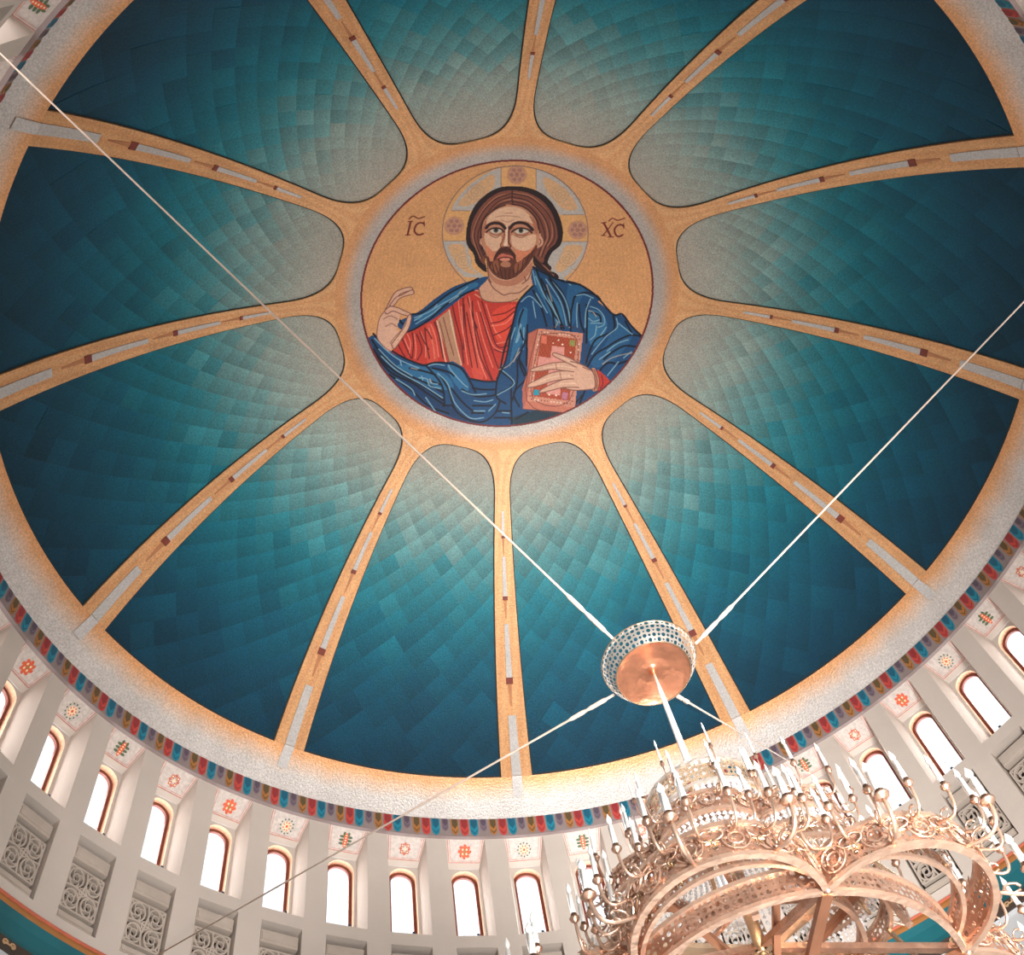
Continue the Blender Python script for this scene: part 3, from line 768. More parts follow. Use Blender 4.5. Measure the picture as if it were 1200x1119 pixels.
('tunic','l',(236,132,112),1.17,1,(-456,-190,-441,-237,-447,-296)),
('tunic','l',(236,132,112),1.17,1,(-358,-168,-338,-245,-327,-321)),
('tunic','l',(92,22,26),1.3,1,(-480,-211,-458,-265,-437,-312)),
('tunic','l',(92,22,26),1.3,1,(-435,-184,-427,-238,-433,-312)),
('tunic','l',(92,22,26),1.3,1,(-414,-194,-388,-271,-408,-322)),
('tunic','l',(92,22,26),1.3,1,(-376,-166,-367,-243,-352,-319)),
('tunic','l',(92,22,26),1.3,1,(-376,-166,-358,-190,-343,-222)),
('tunic','l',(92,22,26),1.3,1,(-334,-139,-311,-201,-296,-278,-288,-323)),
('tunic','l',(92,22,26),1.3,1,(-252,-52,-235,-129,-204,-245,-190,-351)),
('tunic','l',(92,22,26),1.3,1,(-203,-23,-196,-130,-192,-283)),
('tunic','l',(92,22,26),1.3,1,(-182,-23,-150,-132,-131,-178)),
('tunic','l',(92,22,26),1.3,1,(-500,-231,-483,-270,-465,-302)),
('tunic','l',(92,22,26),1.3,1,(-400,-180,-382,-226,-356,-274)),
('tunic','l',(236,132,112),1.17,1,(-170,-41,-152,-181,-122,-321,-80,-432)),
('tunic','l',(236,132,112),1.17,1,(-134,-42,-97,-155,-54,-267,-8,-298)),
('tunic','l',(236,132,112),1.17,1,(-95,-57,-51,-183,-17,-229)),
('tunic','l',(236,132,112),1.17,1,(-138,-98,-101,-238,-51,-378)),
('tunic','l',(236,132,112),1.17,1,(-210,-68,-193,-221,-170,-360)),
('tunic','l',(236,132,112),1.17,1,(-64,-169,0,-156,40,-108)),
('tunic','l',(236,132,112),1.17,1,(-42,-260,17,-247)),
('tunic','l',(92,22,26),1.3,1,(-160,-41,-142,-182,-112,-321,-56,-439)),
('tunic','l',(92,22,26),1.3,1,(-198,-54,-180,-208,-150,-375)),
('tunic','l',(92,22,26),1.3,1,(-119,-98,-75,-239,-32,-364,-7,-409)),
('tunic','l',(92,22,26),1.3,1,(-115,-42,-78,-155,-35,-270,15,-271)),
('tunic','l',(92,22,26),1.3,1,(-56,-218,2,-191,37,-156)),
('tunic','l',(92,22,26),1.3,1,(-65,-155,-13,-142,39,-97)),
('tunic','l',(92,22,26),1.3,1,(-60,-116,-2,-103,43,-74)),
('tunic','l',(92,22,26),1.3,1,(-45,-288,-10,-302,19,-296)),
('tunic','l',(92,22,26),1.3,1,(-143,-154,-113,-266,-77,-377,-50,-439)),
('tunic','l',(92,22,26),1.3,1,(-184,-97,-153,-237,-123,-376)),
('tunic','l',(226,150,120),1.56,1,(-152,14,-117,3,-106,-31,-148,-7)),
('cloak','p',(24,72,116),0,1,(-91,84,-164,64,-252,32,-327,-18,-389,-70,-439,-99,-495,-122,-501,-146,-470,-173,-413,-160,-337,-124,-262,-66,-187,-6,-124,25,-97,46)),
('cloak','p',(44,106,148),0,1,(-151,54,-226,24,-314,-35,-389,-93,-426,-118,-375,-122,-287,-64,-200,2,-137,35)),
('cloak','p',(24,72,116),0,0,(112,141,179,101,258,67,335,51,395,19,439,-16,424,-31,498,-86,548,-91,596,-147,640,-187,616,-257,565,-353,493,-456,412,-537,368,-574,159,-668,80,-669,-26,-648,-15,-515,-30,-433,7,-351,26,-240,40,-114,60,-43,120,36,107,85)),
('cloak','p',(44,106,148),0,1,(127,114,170,44,254,-66,273,-164,234,-152,176,-41,132,43)),
('cloak','p',(44,106,148),0,1,(371,-88,434,-84,477,-151,433,-253,393,-228)),
('cloak','p',(44,106,148),0,1,(63,-99,101,-85,94,-226,46,-323,28,-379,43,-240)),
('cloak','p',(36,92,136),0,1,(515,-148,592,-183,537,-300,451,-363,411,-338,471,-250)),
('cloak','p',(36,92,136),0,1,(285,49,363,24,342,-34,324,-148,285,-150)),
('cloak','p',(24,72,116),0,0,(-617,-179,-588,-194,-525,-276,-462,-315,-384,-344,-307,-343,-242,-340,-189,-373,-155,-429,-82,-448,-23,-441,9,-420,78,-515,94,-688,27,-688,-52,-680,-145,-657,-238,-638,-356,-576,-479,-485,-587,-379,-650,-277,-675,-200,-628,-186)),
('cloak','p',(44,106,148),0,1,(-499,-336,-371,-361,-267,-410,-240,-479,-344,-458,-448,-395)),
('cloak','p',(44,106,148),0,1,(-268,-355,-202,-386,-161,-470,-187,-495,-240,-438)),
('cloak','p',(20,56,96),0,1,(-607,-229,-499,-349,-370,-469,-238,-572,-132,-631,-238,-612,-422,-478,-563,-315)),
('cloak','p',(20,50,66),0,0,(27,-629,158,-589,290,-598,238,-646,80,-675)),
('cloak','l',(10,18,34),2.1,1,(177,97,235,72,320,56,386,21,434,-22)),
('cloak','l',(10,18,34),2.1,1,(434,-22,499,-91,539,-85,585,-141,638,-190)),
('cloak','l',(10,18,34),2.1,1,(315,-14,359,12,415,0,434,-22)),
('cloak','l',(10,18,34),2.1,1,(315,-14,306,-93,309,-186)),
('cloak','l',(10,18,34),2.1,1,(339,-52,352,-137,373,-190)),
('cloak','l',(10,18,34),2.1,1,(374,-50,381,-104,386,-243)),
('cloak','l',(10,18,34),2.1,1,(499,-95,510,-148,498,-180,437,-216,412,-257,388,-350)),
('cloak','l',(10,18,34),2.1,1,(638,-190,588,-187,535,-216,482,-259,428,-302,396,-365)),
('cloak','l',(10,18,34),2.1,1,(620,-245,564,-244,511,-279,471,-321)),
('cloak','l',(10,18,34),2.1,1,(596,-309,535,-338,500,-334,473,-352,453,-384)),
('cloak','l',(10,18,34),2.1,1,(192,82,253,14,286,-55,304,-108)),
('cloak','l',(10,18,34),2.1,1,(183,11,222,-50,248,-111,266,-180)),
('cloak','l',(10,18,34),2.1,1,(186,-35,218,-97,234,-181)),
('cloak','l',(10,18,34),2.1,1,(401,-87,437,-100,446,-138)),
('cloak','l',(10,18,34),2.1,1,(556,-121,587,-172)),
('cloak','l',(128,168,188),1.33,1,(325,-6,359,2,402,-14)),
('cloak','l',(128,168,188),1.33,1,(390,-18,374,-81,375,-166)),
('cloak','l',(128,168,188),1.33,1,(392,-58,428,-70,458,-106,461,-145,434,-162)),
('cloak','l',(128,168,188),1.33,1,(427,-155,423,-202,403,-226)),
('cloak','l',(128,168,188),1.33,1,(515,-109,522,-155,478,-201,433,-267,414,-299)),
('cloak','l',(128,168,188),1.33,1,(208,59,264,-11,296,-93,302,-171)),
('cloak','l',(128,168,188),1.33,1,(185,-12,224,-75,242,-142)),
('cloak','l',(128,168,188),1.33,1,(576,-212,529,-236,483,-278)),
('cloak','l',(128,168,188),1.33,1,(389,-119,411,-133,438,-123)),
('cloak','l',(128,168,188),1.33,1,(472,-159,450,-200)),
('cloak','l',(128,168,188),1.33,1,(561,-305,594,-271)),
('cloak','l',(128,168,188),1.33,1,(248,84,293,47)),
('cloak','l',(128,168,188),1.33,1,(497,-281,450,-323)),
('cloak','l',(128,168,188),1.33,1,(331,-45,332,-107,339,-169)),
('cloak','l',(170,158,146),1.12,1,(621,-272,567,-286,506,-311,466,-346)),
('cloak','l',(170,158,146),1.12,1,(386,-80,408,-87,423,-109)),
('cloak','l',(170,158,146),1.12,1,(249,-142,237,-173)),
('cloak','l',(10,18,34),2.1,1,(-617,-201,-580,-264,-531,-322,-450,-390,-368,-437,-288,-489)),
('cloak','l',(10,18,34),2.1,1,(-611,-247,-562,-319,-494,-379,-387,-448,-285,-528)),
('cloak','l',(10,18,34),2.1,1,(-598,-282,-525,-375,-431,-431,-368,-482,-284,-547)),
('cloak','l',(10,18,34),2.1,1,(-537,-380,-449,-455,-424,-477,-354,-548,-258,-594)),
('cloak','l',(10,18,34),2.1,1,(-611,-172,-544,-249,-476,-302,-401,-342,-369,-351)),
('cloak','l',(10,18,34),2.1,1,(-369,-351,-325,-341,-262,-349,-204,-375,-165,-430,-131,-497)),
('cloak','l',(10,18,34),2.1,1,(-363,-358,-311,-422,-285,-476,-278,-554)),
('cloak','l',(10,18,34),2.1,1,(-299,-409,-260,-478,-233,-564,-194,-611,-130,-640,-78,-636,-33,-598,-15,-547)),
('cloak','l',(10,18,34),2.1,1,(-337,-367,-261,-392,-235,-413)),
('cloak','l',(10,18,34),2.1,1,(-247,-472,-195,-540,-136,-595)),
('cloak','l',(10,18,34),2.1,1,(-196,-481,-131,-517,-67,-519,-35,-513)),
('cloak','l',(10,18,34),2.1,1,(-145,-477,-93,-486,-35,-487)),
('cloak','l',(10,18,34),2.1,1,(-143,-562,-92,-564,-47,-566)),
('cloak','l',(10,18,34),2.1,1,(-149,-597,-91,-600)),
('cloak','l',(10,18,34),2.1,1,(-158,-430,-88,-446,-30,-447)),
('cloak','l',(10,18,34),2.1,1,(-349,-428,-298,-452)),
('cloak','l',(10,18,34),2.1,1,(-444,-358,-375,-380,-324,-401)),
('cloak','l',(10,18,34),2.1,1,(-284,-554,-246,-556,-233,-570)),
('cloak','l',(10,18,34),2.1,1,(-335,-575,-245,-634,-155,-655)),
('cloak','l',(10,18,34),2.1,1,(34,-165,1,-287,-15,-388,-30,-447,-35,-513)),
('cloak','l',(10,18,34),2.1,1,(-15,-394,51,-462,-31,-517,14,-557)),
('cloak','l',(10,18,34),2.1,1,(70,-331,105,-401,105,-441,52,-505,79,-570)),
('cloak','l',(10,18,34),2.1,1,(38,-468,45,-658)),
('cloak','l',(10,18,34),2.1,1,(104,-164,109,-368)),
('cloak','l',(10,18,34),2.1,1,(64,-341,67,-448,46,-541)),
('cloak','l',(10,18,34),2.1,1,(-27,-592,38,-593)),
('cloak','l',(10,18,34),2.1,1,(-39,-624,38,-625)),
('cloak','l',(10,18,34),2.1,1,(64,-632,121,-599)),
('cloak','l',(128,168,188),1.33,1,(-605,-195,-550,-261,-488,-315,-400,-363)),
('cloak','l',(128,168,188),1.33,1,(-574,-286,-500,-366,-387,-443,-288,-516)),
('cloak','l',(128,168,188),1.33,1,(-506,-405,-437,-458,-418,-492)),
('cloak','l',(128,168,188),1.33,1,(-400,-409,-362,-419,-349,-453,-298,-470)),
('cloak','l',(128,168,188),1.33,1,(-349,-419,-343,-439,-311,-448)),
('cloak','l',(128,168,188),1.33,1,(-312,-395,-267,-444,-245,-506,-219,-559,-155,-621,-91,-622)),
('cloak','l',(128,168,188),1.33,1,(-262,-359,-248,-386,-196,-448,-170,-471)),
('cloak','l',(128,168,188),1.33,1,(-196,-488,-144,-509,-80,-507)),
('cloak','l',(128,168,188),1.33,1,(-137,-538,-86,-546,-47,-537)),
('cloak','l',(128,168,188),1.33,1,(-137,-588,-85,-590)),
('cloak','l',(128,168,188),1.33,1,(-367,-508,-322,-577)),
('cloak','l',(128,168,188),1.33,1,(-586,-250,-512,-337,-431,-398)),
('cloak','l',(128,168,188),1.33,1,(48,-178,29,-246,12,-334,-6,-374)),
('cloak','l',(128,168,188),1.33,1,(76,-164,67,-233,54,-253,66,-205)),
('cloak','l',(128,168,188),1.33,1,(-12,-388,54,-458,-27,-514)),
('cloak','l',(128,168,188),1.33,1,(-66,-591,-34,-559)),
('cloak','l',(128,168,188),1.33,1,(-1,-599,31,-603)),
('cloak','l',(128,168,188),1.33,1,(-281,-358,-325,-349,-356,-355)),
('cloak','l',(128,168,188),1.33,1,(-488,-315,-482,-341)),
('cloak','l',(128,168,188),1.33,1,(-387,-402,-382,-422)),
('cloak','l',(128,168,188),1.33,1,(89,-178,90,-287)),
('cloak','l',(170,158,146),1.12,1,(-22,-389,26,-368,75,-300)),
('cloak','l',(170,158,146),1.12,1,(-438,-358,-407,-368)),
('cloak','l',(170,158,146),1.12,1,(-349,-422,-340,-436)),
('cloak','l',(10,18,34),2.1,1,(126,128,160,44,220,-96,266,-153)),
('cloak','l',(10,18,34),2.1,1,(120,36,60,-43,41,-128,20,-268)),
('cloak','l',(10,18,34),2.1,1,(156,72,214,-40,277,-178)),
('cloak','l',(10,18,34),2.1,1,(194,73,265,-37,302,-163)),
('cloak','l',(10,18,34),2.1,1,(121,14,164,-69,196,-167)),
('cloak','l',(10,18,34),2.1,1,(81,-85,65,-156,88,-240)),
('cloak','l',(10,18,34),2.1,1,(102,-239,73,-337,101,-420)),
('cloak','l',(10,18,34),2.1,1,(104,136,179,97,258,64,338,51)),
('cloak','l',(10,18,34),2.1,1,(-30,-433,7,-351,26,-240)),
('cloak','l',(10,18,34),2.1,1,(640,-187,616,-257,565,-353)),
('cloak','l',(10,18,34),2.1,1,(379,-505,329,-569)),
('cloak','l',(10,18,34),2.1,1,(391,-477,367,-547)),
('cloak','l',(128,168,188),1.33,1,(129,85,176,-12,233,-98,257,-151)),
('cloak','l',(128,168,188),1.33,1,(177,73,253,-41,289,-164)),
('cloak','l',(128,168,188),1.33,1,(137,-2,195,-100)),
('cloak','l',(128,168,188),1.33,1,(70,-46,110,-17,167,-72)),
('cloak','l',(128,168,188),1.33,1,(59,-243,71,-159)),
('cloak','l',(128,168,188),1.33,1,(114,113,132,43)),
('cloak','l',(128,168,188),1.33,1,(526,-133,592,-183)),
('cloak','l',(128,168,188),1.33,1,(491,-401,538,-328)),
('cloak','l',(128,168,188),1.33,1,(124,-42,142,-126)),
('cloak','l',(128,168,188),1.33,1,(400,-143,451,-139)),
('cloak','l',(170,158,146),1.12,1,(183,44,214,-40)),
('cloak','l',(170,158,146),1.12,1,(71,-282,47,-351)),
('cloak','l',(10,18,34),2.1,1,(-137,74,-212,33,-274,-3,-336,-53,-391,-88,-440,-93)),
('cloak','l',(10,18,34),2.1,1,(-155,14,-211,-11,-280,-54,-355,-124,-418,-165,-459,-179)),
('cloak','l',(10,18,34),2.1,1,(-495,-111,-481,-135,-460,-137)),
('cloak','l',(128,168,188),1.33,1,(-184,31,-239,-15,-301,-51,-370,-92,-425,-111)),
('cloak','l',(128,168,188),1.33,1,(-225,-14,-266,-45)),
('cloak','l',(128,168,188),1.33,1,(-308,-66,-349,-101,-418,-142)),
('cloak','l',(128,168,188),1.33,1,(-322,-52,-342,-77)),
('cloak','l',(128,168,188),1.33,1,(-391,-105,-425,-125)),
('cloak','l',(170,158,146),1.12,1,(-212,14,-222,3)),
('neck','p',(212,160,130),0,1,(-100,188,-98,120,-87,89,-101,58,-131,18,-113,-31,-63,-49,17,-46,50,-32,71,-4,114,44,107,84,108,146,114,221,93,183,-16,144,-73,157)),
('neck','p',(188,124,96),0,1,(-97,145,-81,101,-46,70,11,64,65,102,106,158,107,121,68,58,13,33,-50,45,-87,89)),
('neck','l',(120,70,56),1.17,1,(-100,169,-90,89,-76,52)),
('neck','l',(120,70,56),1.17,1,(-91,70,-66,27,-37,2,-13,-12,15,-4,60,2,97,37)),
('neck','l',(120,70,56),1.17,1,(-131,18,-113,-31,-63,-49,17,-46,50,-32)),
('neck','l',(120,70,56),1.17,1,(109,121,95,71,69,46)),
('neck','l',(120,70,56),1.17,1,(78,83,85,59)),
('face','p',(212,160,130),0,1,(-135,280,-141,256,-127,236,-113,232,-115,268)),
('face','p',(212,160,130),0,1,(134,305,151,271,151,245,132,229,122,252,125,283)),
('face','l',(120,70,56),1.08,1,(-135,280,-141,256,-126,236)),
('face','l',(120,70,56),1.08,1,(137,299,152,271,151,247,133,230)),
('face','l',(120,70,56),1.08,1,(133,277,140,262,134,246)),
('face','p',(198,136,104),0,1,(-4,448,40,439,80,412,111,372,125,326,132,271,125,221,106,171,76,121,45,89,11,69,-23,69,-58,87,-88,126,-104,169,-118,219,-133,268,-136,317,-129,366,-104,402,-68,431,-37,444)),
('face','p',(226,182,150),0,1,(-11,437,41,425,81,390,99,353,68,365,30,367,3,351,-12,339,-29,348,-58,366,-91,363,-114,348,-106,387,-67,422)),
('face','p',(226,180,148),0,1,(-120,302,-86,292,-48,292,-40,262,-54,219,-79,212,-108,243)),
('face','p',(228,182,150),0,1,(5,293,52,287,107,298,118,270,106,233,69,214,29,225,8,250)),
('face','p',(216,130,96),0,1,(-112,243,-76,209,-61,188,-73,157,-94,182)),
('face','p',(220,134,98),0,1,(29,219,80,211,116,246,113,221,82,189,50,157,29,182)),
('face','p',(180,112,84),0,1,(77,392,113,357,123,308,109,307,99,350)),
('face','p',(180,112,84),0,1,(-123,354,-113,366,-116,323,-124,280,-132,305)),
('face','p',(186,116,86),0,1,(-15,336,4,342,14,324,1,293,-3,243,-10,293)),
('face','l',(190,134,106),1.08,1,(-76,384,-32,391,34,385)),
('face','l',(190,134,106),1.08,1,(-47,369,-19,359,7,370)),
('face','l',(190,134,106),1.08,1,(-33,403,-1,406)),
('face','p',(104,56,42),0,1,(-117,222,-101,188,-84,160,-67,168,-57,193,-30,212,2,218,27,188,40,156,72,183,98,208,120,246,124,218,106,171,76,121,45,86,11,68,-23,68,-58,86,-88,123,-104,169)),
('face','p',(150,88,62),0,1,(-73,157,-51,163,-43,120,-53,101,-80,132)),
('face','p',(150,88,62),0,1,(34,151,72,170,63,133,37,101,27,120)),
('face','l',(66,34,28),1.08,1,(-61,144,-41,89)),
('face','l',(66,34,28),1.08,1,(-37,120,-23,73)),
('face','l',(66,34,28),1.08,1,(-15,120,-9,70)),
('face','l',(66,34,28),1.08,1,(8,120,5,71)),
('face','l',(66,34,28),1.08,1,(24,126,27,83)),
('face','l',(66,34,28),1.08,1,(46,145,43,95)),
('face','l',(66,34,28),1.08,1,(67,164,62,114)),
('face','l',(66,34,28),1.08,1,(-78,157,-64,107)),
('face','l',(66,34,28),1.08,1,(92,195,79,145)),
('face','l',(66,34,28),1.08,1,(-96,182,-83,138)),
('face','l',(66,34,28),1.08,1,(110,221,99,177)),
('face','p',(186,124,92),0,1,(-37,144,-29,157,-17,163,0,157,11,143,2,131,-24,131)),
('face','p',(74,36,30),0,1,(-33,236,-54,214,-68,185,-72,160,-56,180,-36,201,-13,206,7,199,26,168,32,188,14,214,-6,234)),
('face','p',(206,112,90),0,1,(-51,185,-33,199,-14,195,12,188,23,168,4,178,-18,182,-40,178,-59,164)),
('face','p',(232,148,120),0,1,(-44,170,-18,178,7,172,-5,162,-28,162)),
('face','l',(110,44,38),1.08,1,(-58,168,-39,178,-17,182,5,178,22,169)),
('face','p',(238,200,170),0,1,(-27,336,-17,336,-10,250,-17,236,-29,242,-23,280)),
('face','l',(140,76,58),1.35,1,(-34,336,-28,305,-34,268,-43,243,-37,232,-24,232)),
('face','l',(96,48,40),1.76,1,(-9,333,-9,293,-6,256,4,236,-10,228)),
('face','p',(208,196,180),0,1,(-95,313,-83,323,-61,326,-46,318,-43,311,-64,302,-85,305)),
('face','p',(98,92,74),0,1,(-57,318,-58,312,-61,308,-65,305,-70,305,-75,308,-79,312,-80,318,-79,324,-76,329,-72,331,-67,331,-62,329,-59,324)),
('face','p',(26,22,22),0,1,(-62,318,-63,314,-65,311,-68,310,-71,311,-74,314,-75,318,-75,322,-72,325,-69,326,-66,325,-63,322)),
('face','l',(48,26,26),1.89,1,(-112,308,-95,323,-69,329,-44,323,-34,309)),
('face','l',(150,92,72),1.22,1,(-96,311,-81,297,-59,292,-40,305)),
('face','l',(160,104,80),1.22,1,(-94,294,-66,281,-45,296)),
('face','p',(208,196,180),0,1,(17,312,34,324,58,326,77,314,61,304,37,301,23,305)),
('face','p',(98,92,74),0,1,(56,318,55,312,52,308,48,305,43,305,38,307,34,312,33,318,34,324,36,329,41,331,46,331,51,329,54,324)),
('face','p',(26,22,22),0,1,(51,318,50,314,48,311,45,310,42,311,39,314,38,318,38,322,41,325,44,326,47,325,50,322)),
('face','l',(48,26,26),1.89,1,(4,309,21,324,46,330,78,322,95,307)),
('face','l',(150,92,72),1.22,1,(16,308,35,292,60,294,81,310)),
('face','l',(160,104,80),1.22,1,(19,293,47,281,78,297)),
('face','l',(46,24,26),3.51,1,(-113,329,-101,346,-74,354,-47,348,-28,328)),
('face','l',(46,24,26),3.51,1,(-6,328,10,350,37,357,70,349,97,322)),
('face','l',(60,30,28),1.62,1,(-4,448,40,439,80,412,111,372,125,326)),
('face','l',(60,30,28),1.62,1,(-37,444,-68,431,-104,402,-129,366,-136,317,-133,280)),
('hand#1','p',(220,172,146),0,1,(-557,-60,-530,-49,-495,-68,-493,-112,-505,-156,-487,-172,-460,-114,-445,-93,-440,-101,-456,-160,-476,-200,-507,-238,-533,-268,-562,-243,-591,-199,-594,-161,-584,-103,-570,-76)),
('hand#1','p',(220,172,146),0,1,(-557,-57,-537,-17,-517,20,-490,35,-452,44,-437,37,-440,28,-479,18,-502,1,-522,-35,-540,-53)),
('hand#1','l',(128,78,66),1.08,1,(-557,-57,-537,-17,-517,20,-490,35,-452,44,-437,37,-440,28,-479,18,-502,1,-522,-35,-540,-53,-557,-57)),
('hand#1','p',(220,172,146),0,1,(-540,-41,-511,-3,-483,8,-442,28,-430,20,-432,8,-462,2,-495,-11,-520,-43)),
('hand#1','l',(128,78,66),1.08,1,(-540,-41,-511,-3,-483,8,-442,28,-430,20,-432,8,-462,2,-495,-11,-520,-43,-540,-41)),
('hand#1','p',(220,172,146),0,1,(-562,-67,-537,-45,-502,-55,-468,-75,-443,-89,-445,-101,-481,-90,-523,-70,-550,-81)),
('hand#1','l',(128,78,66),1.08,1,(-562,-67,-537,-45,-502,-55,-468,-75,-443,-89,-445,-101,-481,-90,-523,-70,-550,-81,-562,-67)),
('hand#1','p',(220,172,146),0,1,(-529,-232,-494,-187,-468,-145,-458,-107,-445,-93,-439,-113,-451,-162,-478,-205,-514,-256)),
('hand#1','l',(128,78,66),1.08,1,(-529,-232,-494,-187,-468,-145,-458,-107,-445,-93,-439,-113,-451,-162,-478,-205,-514,-256,-529,-232)),
('hand#1','l',(150,96,80),0.96,1,(-565,-105,-536,-92,-502,-111)),
('hand#1','l',(150,96,80),0.96,1,(-556,-143,-529,-131,-507,-148)),
('hand#1','l',(150,96,80),0.96,1,(-533,-266,-562,-241,-591,-199,-594,-161,-584,-103,-562,-67)),
('hand#1','l',(150,96,80),0.96,1,(-487,-172,-514,-200,-535,-227)),
('book','p',(190,104,84),0,0,(111,-207,156,-179,159,-189,119,-543,97,-584,92,-484,115,-404)),
('book','p',(204,120,96),0,0,(116,-543,97,-584,287,-596,345,-570)),
('book','p',(212,142,118),0,0,(156,-181,369,-197,345,-570,116,-544)),
('book','p',(188,82,52),0,0,(173,-210,340,-228,317,-537,139,-520)),
('book','l',(140,56,40),0.5,0,(187,-212,170,-236)),
('book','l',(140,56,40),0.5,0,(339,-254,154,-522)),
('book','l',(140,56,40),0.5,0,(326,-227,339,-254)),
('book','l',(140,56,40),0.5,0,(170,-236,302,-536)),
('book','l',(140,56,40),0.5,0,(201,-214,168,-263)),
('book','l',(140,56,40),0.5,0,(337,-280,169,-524)),
('book','l',(140,56,40),0.5,0,(312,-225,337,-280)),
('book','l',(140,56,40),0.5,0,(168,-263,288,-535)),
('book','l',(140,56,40),0.5,0,(215,-215,165,-289)),
('book','l',(140,56,40),0.5,0,(335,-306,184,-525)),
('book','l',(140,56,40),0.5,0,(298,-224,335,-306)),
('book','l',(140,56,40),0.5,0,(165,-289,273,-534)),
('book','l',(140,56,40),0.5,0,(229,-217,162,-315)),
('book','l',(140,56,40),0.5,0,(334,-332,198,-527)),
('book','l',(140,56,40),0.5,0,(284,-223,334,-332)),
('book','l',(140,56,40),0.5,0,(162,-315,258,-532)),
('book','l',(140,56,40),0.5,0,(243,-218,160,-341)),
('book','l',(140,56,40),0.5,0,(332,-358,213,-528)),
('book','l',(140,56,40),0.5,0,(271,-221,332,-358)),
('book','l',(140,56,40),0.5,0,(160,-341,243,-531)),
('book','l',(140,56,40),0.5,0,(257,-220,157,-367)),
('book','l',(140,56,40),0.5,0,(330,-384,228,-530)),
('book','l',(140,56,40),0.5,0,(257,-220,330,-384)),
('book','l',(140,56,40),0.5,0,(157,-367,228,-530)),
('book','l',(140,56,40),0.5,0,(271,-221,154,-393)),
('book','l',(140,56,40),0.5,0,(328,-410,243,-531)),
('book','l',(140,56,40),0.5,0,(243,-218,328,-410)),
('book','l',(140,56,40),0.5,0,(154,-393,213,-528)),
('book','l',(140,56,40),0.5,0,(284,-223,151,-418)),
('book','l',(140,56,40),0.5,0,(326,-435,258,-532)),
('book','l',(140,56,40),0.5,0,(229,-217,326,-435)),
('book','l',(140,56,40),0.5,0,(151,-418,198,-527)),
('book','l',(140,56,40),0.5,0,(298,-224,148,-444)),
('book','l',(140,56,40),0.5,0,(324,-461,273,-534)),
('book','l',(140,56,40),0.5,0,(215,-215,324,-461)),
('book','l',(140,56,40),0.5,0,(148,-444,184,-525)),
('book','l',(140,56,40),0.5,0,(312,-225,145,-470)),
('book','l',(140,56,40),0.5,0,(322,-486,288,-535)),
('book','l',(140,56,40),0.5,0,(201,-214,322,-486)),
('book','l',(140,56,40),0.5,0,(145,-470,169,-524)),
('book','l',(140,56,40),0.5,0,(326,-227,142,-495)),
('book','l',(140,56,40),0.5,0,(319,-512,302,-536)),
('book','l',(140,56,40),0.5,0,(187,-212,319,-512)),
('book','l',(140,56,40),0.5,0,(142,-495,154,-522)),
('book','p',(226,152,138),0,0,(225,-267,285,-272,283,-345,221,-339)),
('book','p',(226,152,138),0,0,(165,-322,339,-342,336,-384,160,-376)),
('book','p',(226,152,138),0,0,(216,-375,280,-382,272,-513,208,-508)),
('book','p',(228,120,92),0,0,(175,-216,200,-219,198,-259,172,-254)),
('book','p',(150,150,80),0,0,(308,-232,334,-235,332,-265,307,-262)),
('book','p',(40,150,170),0,0,(148,-487,175,-489,172,-517,145,-514)),
('book','p',(190,120,140),0,0,(284,-496,310,-498,306,-532,281,-530)),
('book','l',(92,50,50),0.7,0,(173,-210,340,-228,317,-537,139,-520,173,-210)),
('book','l',(92,50,50),0.7,0,(156,-181,369,-197,345,-570,116,-544,156,-181)),
('book','l',(92,50,50),0.7,0,(111,-207,156,-181)),
('book','l',(92,50,50),0.7,0,(97,-584,287,-596)),
('book','p',(150,84,70),0,1,(177,-197,175,-201,171,-201,169,-198,171,-194,175,-194)),
('book','p',(150,84,70),0,1,(167,-212,165,-215,161,-215,159,-212,161,-208,165,-208)),
('book','p',(150,84,70),0,1,(357,-227,356,-231,352,-231,350,-227,352,-224,355,-224)),
('book','p',(150,84,70),0,1,(142,-535,140,-538,136,-538,134,-535,136,-531,140,-531)),
('book','p',(240,206,180),0,1,(191,-199,190,-202,186,-203,184,-199,185,-196,189,-195)),
('book','p',(240,206,180),0,1,(164,-238,163,-241,159,-241,157,-238,159,-234,162,-234)),
('book','p',(240,206,180),0,1,(356,-253,354,-257,350,-257,348,-254,350,-250,354,-250)),
('book','p',(240,206,180),0,1,(157,-536,156,-540,152,-540,150,-537,152,-533,155,-533)),
('book','p',(240,206,180),0,1,(206,-200,204,-204,200,-204,198,-201,200,-197,204,-197)),
('book','p',(240,206,180),0,1,(162,-264,160,-267,156,-267,154,-264,156,-260,160,-260)),
('book','p',(240,206,180),0,1,(354,-280,353,-283,349,-284,347,-280,349,-276,352,-276)),
('book','p',(240,206,180),0,1,(173,-538,171,-542,167,-542,165,-538,167,-535,171,-535)),
('book','p',(150,84,70),0,1,(220,-202,218,-205,215,-205,213,-202,214,-198,218,-198)),
('book','p',(150,84,70),0,1,(159,-290,158,-293,154,-293,152,-290,154,-286,157,-286)),
('book','p',(150,84,70),0,1,(353,-306,351,-310,347,-310,345,-306,347,-303,351,-302)),
('book','p',(150,84,70),0,1,(188,-540,186,-543,183,-543,181,-540,182,-536,186,-536)),
('book','p',(150,84,70),0,1,(235,-203,233,-207,229,-207,227,-203,229,-200,233,-200)),
('book','p',(150,84,70),0,1,(157,-316,155,-319,151,-319,149,-316,151,-312,155,-312)),
('book','p',(150,84,70),0,1,(351,-332,349,-336,346,-336,344,-333,345,-329,349,-329)),
('book','p',(150,84,70),0,1,(204,-541,202,-545,198,-545,196,-542,198,-538,202,-538)),
